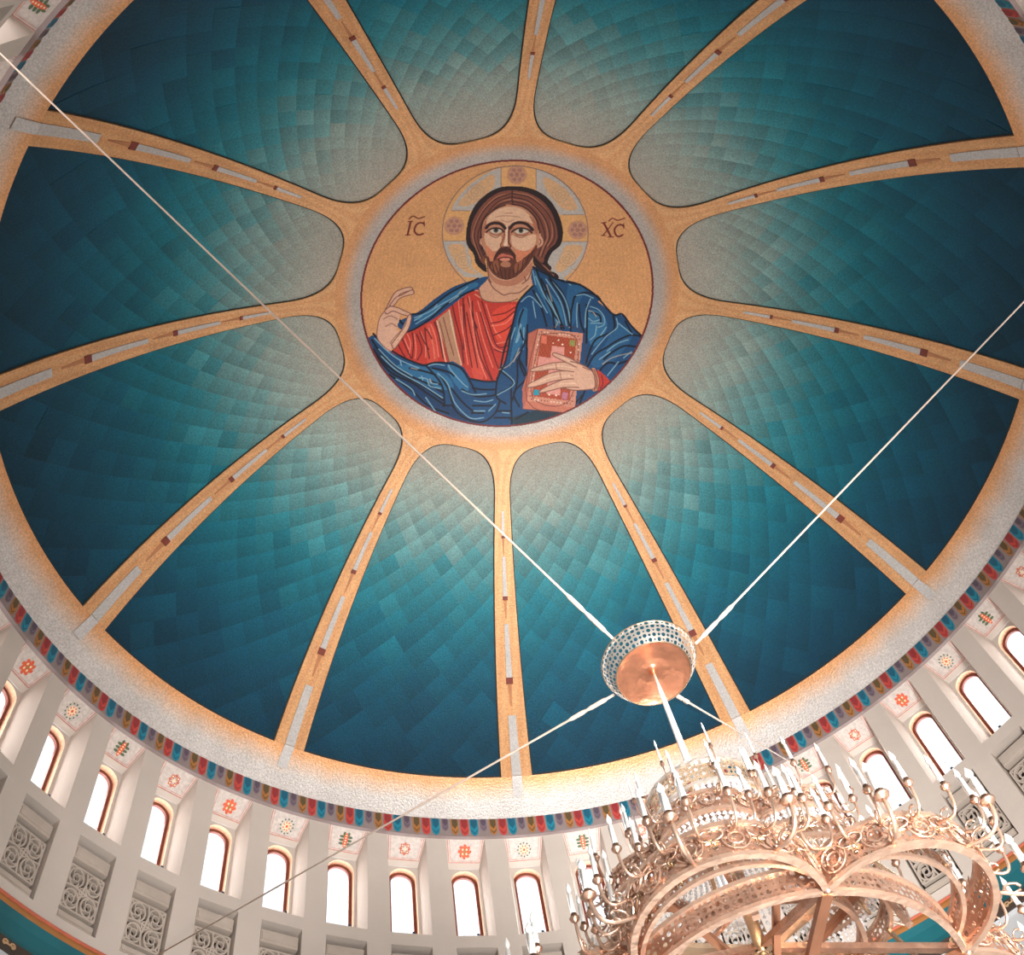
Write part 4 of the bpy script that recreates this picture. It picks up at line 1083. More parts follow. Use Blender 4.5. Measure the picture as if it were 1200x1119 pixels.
('book','p',(150,84,70),0,1,(249,-204,247,-208,244,-208,241,-205,243,-201,247,-201)),
('book','p',(150,84,70),0,1,(154,-341,152,-345,148,-345,146,-342,148,-338,152,-338)),
('book','p',(150,84,70),0,1,(349,-358,348,-362,344,-362,342,-359,344,-355,347,-355)),
('book','p',(150,84,70),0,1,(219,-543,217,-546,213,-547,211,-543,213,-540,217,-540)),
('book','p',(240,206,180),0,1,(263,-206,262,-209,258,-210,256,-206,258,-202,261,-202)),
('book','p',(240,206,180),0,1,(151,-367,150,-371,146,-371,144,-367,145,-364,149,-364)),
('book','p',(240,206,180),0,1,(348,-384,346,-388,342,-388,340,-385,342,-381,346,-381)),
('book','p',(240,206,180),0,1,(234,-545,233,-548,229,-548,227,-545,229,-541,232,-541)),
('book','p',(240,206,180),0,1,(278,-207,276,-211,272,-211,270,-207,272,-204,276,-204)),
('book','p',(240,206,180),0,1,(149,-393,147,-396,143,-396,141,-393,143,-389,147,-389)),
('book','p',(240,206,180),0,1,(346,-410,344,-414,340,-414,338,-411,340,-407,344,-407)),
('book','p',(240,206,180),0,1,(250,-546,248,-549,244,-550,242,-546,244,-543,248,-543)),
('book','p',(240,206,180),0,1,(292,-208,290,-212,287,-212,285,-209,286,-205,290,-205)),
('book','p',(240,206,180),0,1,(146,-418,144,-422,140,-422,138,-419,140,-415,144,-415)),
('book','p',(240,206,180),0,1,(344,-436,342,-440,338,-440,336,-437,338,-433,342,-433)),
('book','p',(240,206,180),0,1,(265,-547,263,-551,259,-551,257,-548,259,-544,263,-544)),
('book','p',(240,206,180),0,1,(306,-209,305,-213,301,-213,299,-210,301,-206,304,-206)),
('book','p',(240,206,180),0,1,(143,-444,141,-447,137,-448,135,-444,137,-441,141,-441)),
('book','p',(240,206,180),0,1,(342,-462,340,-465,336,-466,334,-462,336,-459,340,-459)),
('book','p',(240,206,180),0,1,(280,-549,278,-552,275,-552,273,-549,274,-546,278,-545)),
('book','p',(150,84,70),0,1,(321,-211,319,-214,315,-214,313,-211,315,-207,319,-207)),
('book','p',(150,84,70),0,1,(140,-469,138,-473,134,-473,132,-469,134,-466,138,-466)),
('book','p',(150,84,70),0,1,(340,-488,338,-491,334,-491,332,-488,334,-484,338,-484)),
('book','p',(150,84,70),0,1,(296,-550,294,-554,290,-554,288,-550,290,-547,294,-547)),
('book','p',(150,84,70),0,1,(335,-212,333,-215,330,-215,328,-212,329,-208,333,-208)),
('book','p',(150,84,70),0,1,(137,-495,135,-498,131,-498,129,-495,131,-491,135,-491)),
('book','p',(150,84,70),0,1,(337,-513,336,-517,332,-517,330,-514,332,-510,335,-510)),
('book','p',(150,84,70),0,1,(311,-551,309,-555,305,-555,303,-552,305,-548,309,-548)),
('book','p',(150,84,70),0,1,(349,-213,348,-216,344,-217,342,-213,344,-209,347,-209)),
('book','p',(150,84,70),0,1,(134,-520,132,-523,128,-523,126,-520,128,-517,132,-517)),
('book','p',(150,84,70),0,1,(335,-539,333,-542,330,-542,328,-539,329,-536,333,-535)),
('book','p',(150,84,70),0,1,(326,-553,324,-556,321,-556,319,-553,320,-550,324,-549)),
('book','p',(250,232,214),0,1,(259,-237,257,-241,253,-241,251,-238,253,-234,257,-234)),
('book','p',(250,232,214),0,1,(279,-258,277,-262,273,-262,271,-259,273,-255,277,-255)),
('book','p',(250,232,214),0,1,(234,-253,232,-257,229,-257,227,-254,228,-250,232,-250)),
('book','p',(250,232,214),0,1,(217,-472,215,-475,211,-475,209,-472,211,-468,215,-468)),
('book','p',(250,232,214),0,1,(225,-511,223,-515,219,-515,217,-511,219,-508,223,-508)),
('book','p',(250,232,214),0,1,(258,-513,256,-517,252,-517,250,-514,252,-510,256,-510)),
('book','p',(250,232,214),0,1,(318,-296,317,-300,313,-300,311,-296,313,-293,316,-292)),
('sleeve','p',(196,58,46),0,1,(441,-381,470,-394,504,-435,460,-475,451,-477)),
('sleeve','l',(92,22,26),1,1,(464,-401,472,-441,460,-468)),
('sleeve','p',(200,138,108),0,1,(418,-374,437,-378,453,-422,451,-469,439,-483,424,-474)),
('sleeve','l',(110,58,44),0.9,1,(418,-374,433,-417,438,-457,432,-480)),
('sleeve','l',(110,58,44),0.9,1,(437,-378,454,-422,451,-470,439,-484)),
('sleeve','l',(110,58,44),0.9,1,(427,-376,444,-423,444,-469)),
('hand#2','p',(220,172,146),0,1,(317,-342,368,-354,414,-379,431,-404,436,-463,410,-476,347,-484,296,-472,269,-433,280,-379)),
('hand#2','p',(220,172,146),0,1,(407,-379,317,-349,241,-352,172,-371,131,-387,133,-398,185,-394,236,-385,293,-392,345,-409)),
('hand#2','l',(128,78,66),1.08,1,(407,-379,317,-349,241,-352,172,-371,131,-387,133,-398,185,-394,236,-385,293,-392,345,-409)),
('hand#2','p',(220,172,146),0,1,(357,-395,281,-391,218,-407,167,-436,120,-462,122,-478,175,-467,232,-446,295,-433,358,-435)),
('hand#2','l',(128,78,66),1.08,1,(357,-395,281,-391,218,-407,167,-436,120,-462,122,-478,175,-467,232,-446,295,-433,358,-435)),
('hand#2','p',(220,172,146),0,1,(371,-428,295,-432,238,-456,182,-488,178,-503,233,-489,284,-474,360,-469)),
('hand#2','l',(128,78,66),1.08,1,(371,-428,295,-432,238,-456,182,-488,178,-503,233,-489,284,-474,360,-469)),
('hand#2','p',(220,172,146),0,1,(374,-357,316,-327,265,-309,236,-302,231,-313,253,-327,304,-351,356,-375)),
('hand#2','l',(128,78,66),1.08,1,(374,-357,316,-327,265,-309,236,-302,231,-313,253,-327,304,-351,356,-375)),
('hand#2','l',(236,196,170),1.2,1,(343,-376,267,-367,191,-381)),
('hand#2','l',(236,196,170),1.2,1,(332,-413,250,-420,180,-446)),
('hand#2','l',(236,196,170),1.2,1,(343,-356,278,-325)),
('hand#2','l',(236,196,170),1.2,1,(346,-449,270,-456)),
('hand#2','l',(160,104,86),0.84,1,(247,-355,252,-383)),
('hand#2','l',(160,104,86),0.84,1,(268,-400,276,-433)),
('hand#2','l',(160,104,86),0.84,1,(319,-411,371,-421,409,-445)),
('hand#2','p',(220,172,146),0,1,(343,-369,394,-386,420,-411,424,-458,372,-468,339,-436,335,-396)),
('hand#2','l',(128,78,66),1.2,1,(431,-404,436,-463,410,-476,347,-484,284,-479)),
('hand#2','l',(128,78,66),1.2,1,(317,-342,368,-354,414,-379,431,-404)),
('letter#1','l',(112,38,32),2.0,1,(-452,369,-458,337,-464,305)),
('letter#1','l',(112,38,32),1.0,1,(-463,370,-444,370)),
('letter#1','l',(112,38,32),1.0,1,(-473,304,-453,304)),
('letter#2','l',(112,38,32),1.9,1,(-393,356,-406,362,-422,357,-432,341,-434,322,-425,307,-410,302,-396,307)),
('letter#2','l',(112,38,32),1.1,1,(-393,367,-391,345)),
('overline#1','l',(112,38,32),1.2,1,(-459,383,-442,396,-418,384,-391,391)),
('letter#3','l',(112,38,32),2.1,1,(411,372,430,341,450,305)),
('letter#3','l',(112,38,32),1.1,1,(451,376,433,341,415,309)),
('letter#3','l',(112,38,32),1.1,1,(401,371,422,375)),
('letter#3','l',(112,38,32),1.1,1,(440,303,462,306)),
('letter#3','l',(112,38,32),1.1,1,(408,308,425,309)),
('letter#4','l',(112,38,32),1.9,1,(499,363,486,369,472,363,463,347,464,331,473,314,486,308,501,318)),
('letter#4','l',(112,38,32),1.1,1,(498,374,502,352)),
('overline#2','l',(112,38,32),1.2,1,(433,383,446,398,471,390,498,403)),
]

def spline(pts, closed, n=5):
    pts = np.array(pts, float)
    if len(pts) < 3: return pts
    out = []
    N_ = len(pts)
    for i in range(N_ if closed else N_ - 1):
        if closed: p = [pts[(i + k) % N_] for k in (-1, 0, 1, 2)]
        else: p = [pts[max(i - 1, 0)], pts[i], pts[i + 1], pts[min(i + 2, N_ - 1)]]
        for j in range(n):
            t = j / n
            out.append(0.5 * (2 * p[1] + (p[2] - p[0]) * t + (2 * p[0] - 5 * p[1] + 4 * p[2] - p[3]) * t * t + (3 * p[1] - p[0] - 3 * p[2] + p[3]) * t ** 3))
    if not closed: out.append(pts[-1])
    return np.array(out)
G_ = 470; CS = 2 * 0.3346 / G_
cx_ = -0.3346 + (np.arange(G_) + .5) * CS
XX, YY = np.meshgrid(cx_, cx_, indexing='ij')
RR = np.hypot(XX, YY)
img = np.zeros((G_, G_, 3)); img[:] = (218, 158, 106)
pid = np.zeros((G_, G_), int); PARTS = ['gold_ground']
# tesserae tone, laid in arcs
tone = 1 + 0.012 * np.sin(RR * 700 + 6 * np.sin(np.arctan2(YY, XX) * 9)) + rng.normal(0, .035, (G_, G_))
img *= tone[..., None]
def window_of(pts, m):
    x0, y0 = pts.min(0) - m; x1, y1 = pts.max(0) + m
    i0, i1 = max(0, int((x0 + .3346) / CS)), min(G_, int((x1 + .3346) / CS) + 2)
    j0, j1 = max(0, int((y0 + .3346) / CS)), min(G_, int((y1 + .3346) / CS) + 2)
    return slice(i0, i1), slice(j0, j1)
for part, kind, col, w, sm, flat in ICON:
    pts = np.array(flat, float).reshape(-1, 2) / 2000
    if part not in PARTS: PARTS.append(part)
    if kind == 'p':
        if sm: pts = spline(pts, True)
        si, sj = window_of(pts, 0)
        X, Y = XX[si, sj], YY[si, sj]; ins = np.zeros(X.shape, bool)
        for k in range(len(pts)):
            (xa, ya), (xb, yb) = pts[k], pts[(k + 1) % len(pts)]
            if ya == yb: continue
            c_ = ((ya > Y) != (yb > Y)) & (X < (xb - xa) * (Y - ya) / (yb - ya) + xa)
            ins ^= c_
        img[si, sj][ins] = col; pid[si, sj][ins] = PARTS.index(part)
    else:
        pts = spline(pts, False)
        hw = w * 0.00100
        si, sj = window_of(pts, hw * 2)
        X, Y = XX[si, sj], YY[si, sj]; d = np.full(X.shape, 9.0)
        for (xa, ya), (xb, yb) in zip(pts[:-1], pts[1:]):
            L2 = (xb - xa) ** 2 + (yb - ya) ** 2 + 1e-12
            t = np.clip(((X - xa) * (xb - xa) + (Y - ya) * (yb - ya)) / L2, 0, 1)
            d = np.minimum(d, np.hypot(X - xa - t * (xb - xa), Y - ya - t * (yb - ya)))
        al = np.clip((hw - d) / CS + .5, 0, 1)[..., None]
        img[si, sj] = img[si, sj] * (1 - al) + np.array(col) * al
        if part[:4] in ('lett', 'over'): pid[si, sj][al[..., 0] > .5] = PARTS.index(part)
rim = RR > 0.3302
img[rim] = (116, 42, 42); PARTS.append('rim_line'); pid[rim] = len(PARTS) - 1
img *= (1 + rng.normal(0, .03, (G_, G_)))[..., None]
lin = np.clip(img, 0, 255) / 255
lin = np.where(lin <= 0.04045, lin / 12.92, ((lin + 0.055) / 1.055) ** 2.4)
# corner lattice on the dome
ce = -0.3346 + np.arange(G_ + 1) * CS
CX, CY = np.meshgrid(ce, ce, indexing='ij'); CRR = np.hypot(CX, CY)
def dome_np(x, y, off):
    r = np.minimum(np.hypot(x, y), 0.338); q = np.sqrt(1 - (r / DA) ** 2)
    z = DH * (q - D0) + DZ; s = DH * r / (DA * DA * q); n = np.sqrt(1 + s * s)
    k = np.where(r > 0, 1 - off * s / n / np.maximum(r, 1e-9), 1)
    px, py = x * k, y * k
    return np.stack([(px * (1 + EX) + py * EY) * SC, (py * (1 - EX) + px * EY) * SC, ZF + (z - off / n) * SC], -1)
mos = tag(empty('round_mosaic', (0, 0, ZF + (DH * (1 - D0) + DZ) * SC)), 'round gold mosaic of a haloed bearded man in blue and red at the dome crown', 'mosaic')
LABELS = {'gold_ground': 'plain gold ground', 'halo': 'halo with a silver and gold cross', 'hair': 'long parted brown hair', 'tunic': 'red tunic with a tan stripe', 'cloak': 'blue folded cloak',
          'neck': 'bare neck', 'face': 'bearded face with large eyes', 'book': 'jewelled red book with a cross', 'sleeve': 'red sleeve and cuff', 'rim_line': 'thin oxblood rim'}
inside = RR < 0.3345
for n, part in enumerate(PARTS):
    sel = inside & (pid == n)
    ii, jj = np.nonzero(sel)
    if not len(ii): continue
    lift = 0.0060 if part in ('gold_ground',) else 0.0064
    ids = np.stack([ii * (G_ + 1) + jj, (ii + 1) * (G_ + 1) + jj, (ii + 1) * (G_ + 1) + jj + 1, ii * (G_ + 1) + jj + 1], -1)
    uq, inv = np.unique(ids.ravel(), return_inverse=True)
    V = dome_np(CX.ravel()[uq], CY.ravel()[uq], lift)
    part = part.split('#')[0]
    me = bpy.data.meshes.new(part)
    nf = len(ii)
    me.vertices.add(len(V)); me.vertices.foreach_set('co', V.ravel())
    me.loops.add(nf * 4); me.loops.foreach_set('vertex_index', inv.astype(np.int32).ravel())
    me.polygons.add(nf); me.polygons.foreach_set('loop_start', np.arange(nf, dtype=np.int32) * 4)
    me.polygons.foreach_set('use_smooth', np.ones(nf, bool))
    me.update(calc_edges=True)
    ca = me.color_attributes.new('Col', 'FLOAT_COLOR', 'CORNER')
    cc = np.ones((nf, 4, 4), np.float32); cc[:, :, :3] = lin[ii, jj][:, None, :]
    ca.data.foreach_set('color', cc.ravel())
    me.materials.append(M['icon'])
    o = bpy.data.objects.new(part, me); COL.objects.link(o)
    tag(o, LABELS.get(part)); child(o, mos)

# ---------------------------------------------------------------- chandelier (dome units, hung on the axis)
CX0, CY0 = -0.0025, 0.0
def U(x, y, z): return ((CX0 + x) * SC, (CY0 + y) * SC, ZF + z * SC)
def pol(r, a, z): return U(r * math.cos(a), r * math.sin(a), z)
chd = tag(empty('chandelier', U(0, 0, -1.30)), 'huge rose-gold choir chandelier of lobed pierced rings crowded with white candles', 'chandelier')
def cp(o, par=chd):
    o.parent = par; o.matrix_parent_inverse = Matrix.Translation(-Vector(chd.location)); return o
# canopy: pierced silver bowl with a copper dish inside, and its rod
can = MB()
def pierced(mb, f, nu, nv, hole=lambda i, j: .34, mi=0, n=8):
    """sheet f(u,v) of nu x nv cells, each with a polygonal hole of the given relative size (0 = solid)"""
    for i in range(nu):
        for j in range(nv):
            h = hole(i, j); u0, u1, v0, v1 = i / nu, (i + 1) / nu, j / nv, (j + 1) / nv
            if h <= 0: mb.poly([f(u0, v0), f(u1, v0), f(u1, v1), f(u0, v1)], mi); continue
            um, vm, du, dv = (u0 + u1) / 2, (v0 + v1) / 2, (u1 - u0), (v1 - v0)
            sq = [(1, 0), (1, 1), (0, 1), (-1, 1), (-1, 0), (-1, -1), (0, -1), (1, -1)]
            b = len(mb.v)
            for sx, sy in sq: mb.vert(f(um + sx * du / 2, vm + sy * dv / 2))
            for k in range(8): mb.vert(f(um + h * du * math.cos(k * PI / 4), vm + h * dv * math.sin(k * PI / 4)))
            for k in range(8):
                l = (k + 1) % 8; mb.face((b + k, b + l, b + 8 + l, b + 8 + k), mi)
canopy = tag(cp(empty('canopy', (0, 0, 0))), 'pierced silver bowl over a copper dish')
canopy.location = U(0, 0, -.80); canopy.matrix_parent_inverse = Matrix.Translation(-Vector(chd.location))
def cc2(o): o.parent = canopy; o.matrix_parent_inverse = Matrix.Translation(-Vector(canopy.location)); return o
mb = MB()
pierced(mb, lambda u, v: pol(.0570 - .0125 * v ** 1.6, 2 * PI * u, -.795 - .024 * v), 56, 5, lambda i, j: .42 if (i + j) % 2 else (.30 if j in (1, 3) else .2))
cc2(mb.build('pierced_bowl', M['chrome']))
mb = MB(); mb.tube([pol(.0572, 2 * PI * k / 40, -.795) for k in range(41)], .0072, 6, cap=False)
mb.tube([pol(.0448, 2 * PI * k / 40, -.8195) for k in range(41)], .0085, 6, cap=False)
cc2(mb.build('rim_ring', M['brass']))
mb = MB(); mb.lathe([(.0445 * SC, -.8190 * SC), (.038 * SC, -.8150 * SC), (.022 * SC, -.8105 * SC), (.008 * SC, -.8095 * SC), (.0035 * SC, -.813 * SC), (.0018 * SC, -.822 * SC)], 40, o=(CX0 * SC, CY0 * SC, ZF))
cc2(mb.build('copper_dish', M['dish'], smooth=True))
mb = MB(); mb.tube([U(0, 0, -.812), U(0, 0, -.86), U(0, 0, -.95), U(0, 0, -1.09)], [.012, .026, .034, .036], 12)
cp(tag(mb.build('upper_rod', M['wax'], smooth=True), 'slim white rod from the canopy'))
mb = MB(); mb.tube([U(0, 0, -1.09), U(0, 0, -1.24), U(0, 0, -1.34)], .042, 12)
for z in (-1.10, -1.16, -1.215, -1.26, -1.30):
    mb.lathe([(.004 * SC, (z + .006) * SC), (.0095 * SC, (z + .003) * SC), (.0105 * SC, z * SC), (.0095 * SC, (z - .003) * SC), (.004 * SC, (z - .006) * SC)], 14, o=(CX0 * SC, CY0 * SC, ZF))
cp(mb.build('lower_rod', M['brass'], smooth=True))

def lobed(rc, rl, n=6, a0=89 * D2):
    """path of n outward lobes between cusps at radius rc; rl = apex radius; returns f(k,t)->(x,y, nx, ny)"""
    h = rc * math.sin(PI / n); d = rc * math.cos(PI / n); s = rl - d     # chord half, chord distance, sagitta
    R_ = (h * h + s * s) / (2 * s); cc = rl - R_; ang = math.atan2(h, d - cc)
    if s > h: ang = PI - math.asin(min(1, h / R_))
    def f(k, t):
        am = a0 + (k + .5) * 2 * PI / n; th = -ang + 2 * ang * t
        lx, ly = cc + R_ * math.cos(th), R_ * math.sin(th)
        nx, ny = math.cos(th), math.sin(th)
        ca, sa = math.cos(am), math.sin(am)
        return (lx * ca - ly * sa, lx * sa + ly * ca, nx * ca - ny * sa, nx * sa + ny * ca)
    return f, 2 * ang * R_
def rim(mb, pts, nrm, z, wd, hh, mi=0):
    """flat bar along pts in plan, radial half width wd, half height hh"""
    rows = []
    for (x, y), (nx, ny) in zip(pts, nrm):
        rows.append([U(x + nx * wd, y + ny * wd, z + hh), U(x - nx * wd, y - ny * wd, z + hh), U(x - nx * wd, y - ny * wd, z - hh), U(x + nx * wd, y + ny * wd, z - hh)])
    mb.grid(rows, mi, close=True)
    b = len(mb.v); mb.face((b - 4, b - 3, b - 2, b - 1), mi)
def holes(nu, nv):
    def h(i, j):
        k = i % 6
        if k in (0,): return .12
        return .38 if (i + j) % 2 == 0 else .22
    return h
SEG = 26
def lobe_band(f, ln, z0, z1, k, rimw=.0026, nv=4):
    mb = MB(); nu = max(12, int(ln / .0052)); g = lambda u, v: (lambda q: U(q[0], q[1], z0 + (z1 - z0) * v))(f(k, u))
    pierced(mb, g, nu, nv, holes(nu, nv), 1)
    pts = [f(k, t / SEG) for t in range(SEG + 1)]
    for z in (z0, z1): rim(mb, [(p[0], p[1]) for p in pts], [(p[2], p[3]) for p in pts], z, rimw, .0018, 0)
    return mb.build('pierced_lobe', [M['copper'], M['copper2']])
f3, l3 = lobed(.150, .208)
f2, l2 = lobed(.098, .121)
f2b, l2b = lobed(.104, .123)
for k in range(6): cp(lobe_band(f3, l3, -1.296, -1.266, k))
f3i, l3i = lobed(.147, .180)
for k in range(6): cp(lobe_band(f3i, l3i, -1.282, -1.266, k, .0018, 2))
for k in range(6): cp(lobe_band(f2, l2, -1.164, -1.142, k, .0018, 3))
for k in range(6): cp(lobe_band(f2b, l2b, -1.203, -1.184, k, .0018, 3))
def circ(r, a): return (r * math.cos(a), r * math.sin(a), math.cos(a), math.sin(a))
def ring_band(r, z0, z1, n=1, rimw=.0024, nv=4, name='pierced_ring', a_=0, span=2 * PI, mat=('copper', 'copper2')):
    mb = MB(); nu = int(r * span / .0055)
    pierced(mb, lambda u, v: pol(r, a_ + span * u, z0 + (z1 - z0) * v), nu, nv, holes(nu, nv), 1)
    pts = [circ(r, a_ + span * t / 60) for t in range(61)]
    for z in (z0, z1): rim(mb, [(p[0], p[1]) for p in pts], [(p[2], p[3]) for p in pts], z, rimw, .0018, 0)
    return cp(mb.build(name, [M[mat[0]], M[mat[1]]]))
tag(ring_band(.060, -1.070, -1.041, name='upper_ring', mat=('chrome', 'brass')), 'small pale pierced top ring')
ring_band(.149, -1.296, -1.272, name='inner_ring')
ring_band(.085, -1.235, -1.222, name='middle_ring', rimw=.002, nv=1)
ring_band(.066, -1.118, -1.106, name='crystal_ring', rimw=.002, nv=1)
# beams and struts
def beam(p0, p1, w, h, mat='bronze', name='beam'):
    mb = MB(); p0, p1 = Vector(U(*p0)), Vector(U(*p1)); t = (p1 - p0); l = t.length / 2; t.normalize()
    s = t.cross(Vector((0, 0, 1))); s = s.normalized() if s.length > 1e-4 else Vector((1, 0, 0)); up = s.cross(t)
    mb.box((p0 + p1) / 2, t * l, s * w * SC, up * h * SC); return cp(mb.build(name, M[mat]))
for k in range(6):
    a = 89 * D2 + k * PI / 3; c_, s_ = math.cos(a), math.sin(a)
    beam((.006 * c_, .006 * s_, -1.296), (.148 * c_, .148 * s_, -1.296), .0042, .0030, name='spoke')
    beam((.006 * c_, .006 * s_, -1.216), (.146 * c_, .146 * s_, -1.290), .0036, .0026, 'copper2', name='strut')
    beam((.006 * c_, .006 * s_, -1.255), (.100 * c_, .100 * s_, -1.203), .0030, .0024, 'bronze', name='strut')
    a += PI / 6 - .15; c_, s_ = math.cos(a), math.sin(a)
    beam((.006 * c_, .006 * s_, -1.218), (.118 * c_, .118 * s_, -1.218), .0052, .0026, 'brass', name='crossbar')
    beam((.118 * c_, .118 * s_, -1.218), (.128 * c_, .128 * s_, -1.288), .0030, .0026, 'copper2', name='hanger')
    a = 89 * D2 + (k + .5) * PI / 3; c_, s_ = math.cos(a), math.sin(a)
    beam((.058 * c_, .058 * s_, -1.068), (.096 * c_, .096 * s_, -1.143), .0016, .0016, 'brass', name='hanger')
    beam((.105 * c_, .105 * s_, -1.164), (.112 * c_, .112 * s_, -1.186), .0014, .0014, 'brass', name='hanger')
    beam((.120 * c_, .120 * s_, -1.203), (.150 * c_, .150 * s_, -1.272), .0016, .0016, 'brass', name='hanger')
    beam((.005 * c_, .005 * s_, -1.165), (.100 * c_, .100 * s_, -1.165), .0022, .0018, 'copper2', name='spoke')
    beam((.005 * c_, .005 * s_, -1.068), (.058 * c_, .058 * s_, -1.068), .0016, .0014, 'brass', name='spoke')

for k in range(6):
    a = 89 * D2 + k * PI / 3; mb = MB()
    mb.lathe([(.002, -.05), (.02, -.04), (.032, -.015), (.034, 0), (.026, .03), (.026, .24), (.034, .27), (.024, .30), (.002, .32)], 10, o=pol(.151, a, -1.294))
    cp(mb.build('finial', M['copper'], smooth=True))
# candle arm and candle prototypes, built at the chandelier origin and copied
def arm_mesh():
    mb = MB(); pts = []
    for t in range(9):
        u = t / 8
        x = .024 * math.sin(u * PI / 2) ** .9; z = -.010 * math.sin(u * PI) - .002 + .012 * u ** 3
        pts.append((x * SC, 0, z * SC))
    mb.tube(pts, .012, 5)
    cur = [((.010 + .0045 * math.cos(t * .8)) * SC, 0, (-.003 + .0045 * math.sin(t * .8)) * SC) for t in range(8)]
    mb.tube(cur, .008, 4)
    for k in range(5):     # leaf star at the root
        a = 2 * PI * k / 5
        mb.poly([(0.004, 0, 0), (.012, .045 * math.cos(a) - .018 * math.sin(a), .045 * math.sin(a) + .018 * math.cos(a)), (.02, .075 * math.cos(a), .075 * math.sin(a)), (.012, .045 * math.cos(a) + .018 * math.sin(a), .045 * math.sin(a) - .018 * math.cos(a))])
    return mb
def holder_mesh():
    mb = MB(); o = (.024 * SC, 0, .009 * SC)
    mb.lathe([(.004, -.016), (.020, -.002), (.034, .014), (.038, .026), (.018, .022), (.024, .06), (.018, .062)], 10, o=o); return mb
def candle_mesh():
    mb = MB(); o = (.024 * SC, 0, .009 * SC)
    mb.lathe([(.019, .05), (.018, .235), (.012, .24), (.010, .25), (.020, .272), (.019, .295), (.010, .325), (.001, .352)], 8, o=o); return mb
protos = {}
def mk(name, mat, mbf):
    o = cp(mbf().build(name, mat, smooth=True)); o.matrix_parent_inverse = Matrix.Identity(4); return o
arm0 = mk('candle_arm', M['copper'], arm_mesh); hold0 = mk('drip_cup', M['copper2'], holder_mesh); cand0 = mk('candle', M['wax'], candle_mesh)
used = [False]
def place_candle(x, y, z, ang, sc=1.0):
    loc = Vector(U(x, y, z)) - Vector(chd.location)
    a = arm0 if not used[0] else copy_obj(arm0, chd)
    h = hold0 if not used[0] else copy_obj(hold0, a)
    c = cand0 if not used[0] else copy_obj(cand0, a)
    used[0] = True
    a.location = loc; a.rotation_euler = (0, 0, ang); a.scale = (sc, sc, 1)
    for o in (h, c): o.parent = a; o.location = (0, 0, 0); o.rotation_euler = (0, 0, 0)
cnt = 0
for k in range(6):
    for t in (.05, .15, .26, .36, .46, .56, .66, .76, .86, .95):
        q = f3(k, t); place_candle(q[0], q[1], -1.270 if round(t * 100) % 2 == 0 else -1.262, math.atan2(q[3], q[2])); cnt += 1
    for t in (.25, .5, .75):
        q = f3(k, t); place_candle(q[0], q[1], -1.290, math.atan2(q[3], q[2]), 1.5)
    for t in (.08, .3, .5, .7, .92):
        q = f2(k, t); place_candle(q[0], q[1], -1.146, math.atan2(q[3], q[2]), .8)
    for t in (.2, .5, .8):
        q = f2b(k, t); place_candle(q[0], q[1], -1.190, math.atan2(q[3], q[2]), 1.0)
for k in range(9):
    a = 2 * PI * (k + .3) / 9; place_candle(.060 * math.cos(a), .060 * math.sin(a), -1.050, a, .55)

# crystals: strings of beads hung between the rings, and drops under the lobes
def bead(mb, p, r, n=4):
    p = Vector(p); top = mb.vert(p + Vector((0, 0, r * 1.3))); bot = mb.vert(p - Vector((0, 0, r * 1.3)))
    rg = [mb.vert(p + Vector((r * math.cos(2 * PI * k / n), r * math.sin(2 * PI * k / n), 0))) for k in range(n)]
    for k in range(n): l = (k + 1) % n; mb.face((top, rg[k], rg[l])); mb.face((bot, rg[l], rg[k]))
for s in range(12):
    mb = MB()
    for q in range(5):
        a = 2 * PI * (s + q / 5) / 12
        for j in range(13):
            t = j / 12; r = .058 - .006 * math.sin(t * PI) + (.008 * t); z = -1.071 - .036 * t
            bead(mb, pol(r, a, z), .022)
    cp(tag(mb.build('crystal_strings', M['crystal']), kind='stuff'))
for s in range(12):
    mb = MB()
    for q in range(5):
        a = 2 * PI * (s + q / 5) / 12
        for j in range(9):
            t = j / 8; r = .066 + .022 * t - .012 * math.sin(t * PI); z = -1.119 - .046 * t
            bead(mb, pol(r, a, z), .022)
    cp(tag(mb.build('crystal_strings', M['crystal']), kind='stuff'))
for k in range(6):
    mb = MB()
    for t in range(24):
        q = f2(k, t / 24)
        for j in range(3): bead(mb, U(q[0] * .985, q[1] * .985, -1.168 - .005 * j), .020)
    cp(tag(mb.build('crystal_drops', M['crystal']), kind='stuff'))
for k in range(6):
    for f_, z, n in ((f3, -1.281, 7), (f2, -1.153, 4)):
        for j in range(n):
            q = f_(k, (j + .5) / n); mb = MB()
            c0 = Vector(U(q[0] + q[2] * .0008, q[1] + q[3] * .0008, z)); tx = Vector((-q[3], q[2], 0)); up = Vector((0, 0, 1)); nn = Vector((q[2], q[3], 0))
            R0 = (.095 if n == 7 else .06)
            ring_ = [c0 + tx * R0 * math.cos(a * PI / 8) + up * R0 * math.sin(a * PI / 8) + nn * .012 for a in range(17)]
            mb.tube(ring_, .007, 4, cap=False)
            ring_ = [c0 + tx * R0 * .55 * math.cos(a * PI / 6) + up * R0 * .55 * math.sin(a * PI / 6) + nn * .012 for a in range(13)]
            mb.tube(ring_, .007, 4, cap=False)
            for p_ in range(6):
                e = c0 + tx * R0 * .78 * math.cos(p_ * PI / 3) + up * R0 * .78 * math.sin(p_ * PI / 3) + nn * .016
                bead(mb, e, .014)
            cp(mb.build('rosette', M['copper']))

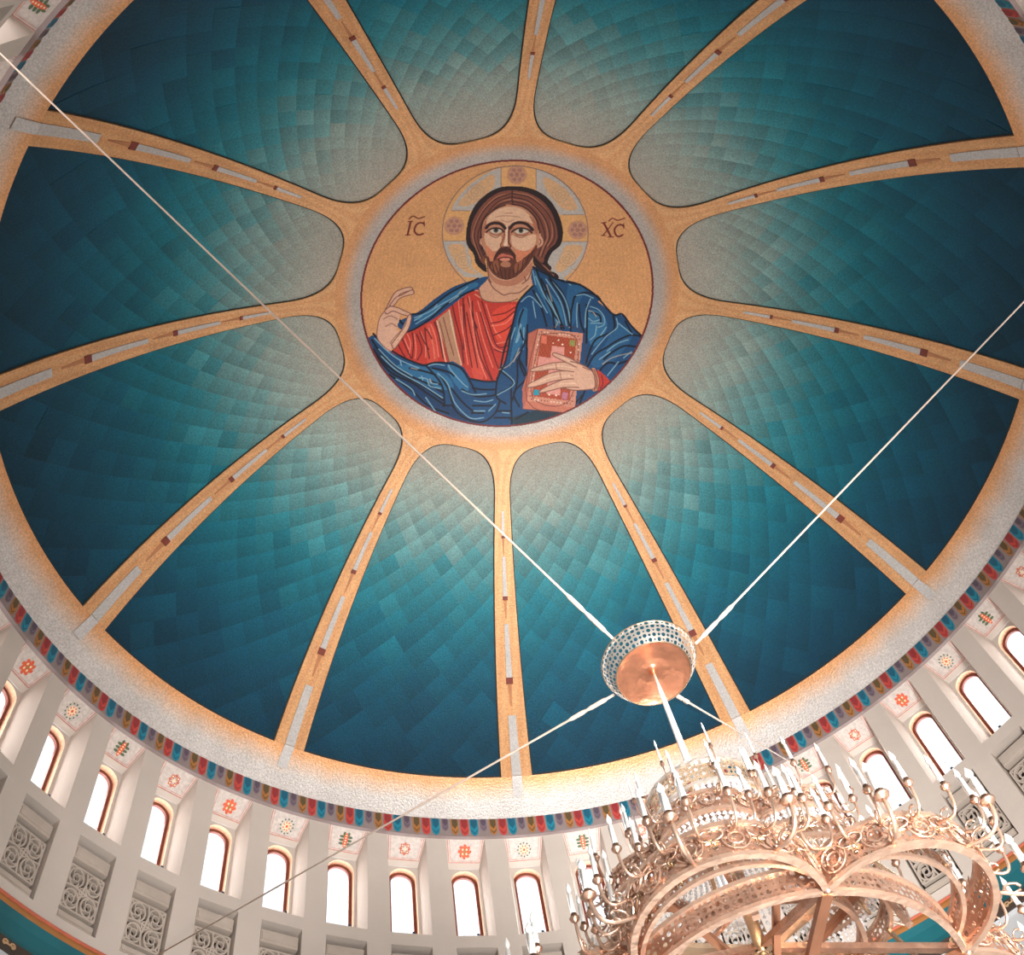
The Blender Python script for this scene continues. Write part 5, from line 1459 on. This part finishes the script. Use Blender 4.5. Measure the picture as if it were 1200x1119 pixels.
star = MB()
for q in range(6):
    a = q * PI / 3
    d1 = Vector((.0, math.cos(a), math.sin(a))); d2 = Vector((0, -math.sin(a), math.cos(a)))
    star.poly([d1 * .004, d1 * .022 + d2 * .014 + Vector((.012, 0, 0)), d1 * .052 + Vector((.004, 0, 0)), d1 * .022 - d2 * .014 + Vector((.012, 0, 0))])
bead(star, (.014, 0, 0), .012, 6)
star0 = cp(star.build('star_ornament', M['brass'])); star0.matrix_parent_inverse = Matrix.Identity(4)
scr = MB()
for s_ in (-1, 1):
    scr.tube([(.02 + .004 * t, s_ * (.012 + (.10 - .008 * t) * math.sin(t * .42)) , -.03 + (.085 - .004 * t) * (1 - math.cos(t * .42)) * .6) for t in range(11)], .0065, 4)
scr0 = cp(scr.build('scroll_spray', M['copper'], smooth=True)); scr0.matrix_parent_inverse = Matrix.Identity(4)
first = True
for k in range(6):
    for f_, z, ts in ((f3, -1.281, [(j + .0) / 7 for j in range(1, 7)]), (f2, -1.153, (.2, .5, .8)), (f2b, -1.194, (.25, .5, .75)), (f3i, -1.274, (.2, .4, .6, .8))):
        for n_, t in enumerate(ts):
            q = f_(k, t)
            for o0 in (star0, scr0):
                o = o0 if first else copy_obj(o0, chd)
                o.location = Vector(U(q[0], q[1], z + (0 if o0 is star0 else .004))) - Vector(chd.location); o.rotation_euler = (0, 0, math.atan2(q[3], q[2]))
            first = False
# guy cables from the canopy out to the drum
def cable(az, z, label, start):
    e = Vector(P(.999, az * D2, z)); d = Vector((e.x - U(0, 0, 0)[0], e.y, 0)).normalized()
    s = Vector(U(0, 0, -.797)) + d * .0592 * SC
    v = (e - s).normalized(); mb = MB()
    mb.tube([s, s + v * .10, s + v * .14, s + v * .34, s + v * .40, s + v * .46, s + v * .62, s + v * .68, s + v * 1.2, e],
            [.016, .016, .026, .026, .016, .026, .026, .014, .0125, .0115], 7)
    o = mb.build('guy_cable', M['rope'], smooth=True)
    tag(o, label, 'cable', 'guy cables holding the chandelier canopy')
    # origin at the canopy end
    o.data.transform(Matrix.Translation(-s)); o.location = s
cable(34.91, -.1226, 'pale cable from the canopy down behind the candles to the drum at right', None)
cable(231, -.25, 'long pale cable crossing the dome to the upper left corner', None)
cable(115, -.12, 'pale cable rising from the canopy to the right edge', None)
cable(320.2, -.486, 'thin pale cable running from the canopy to the bottom left', None)
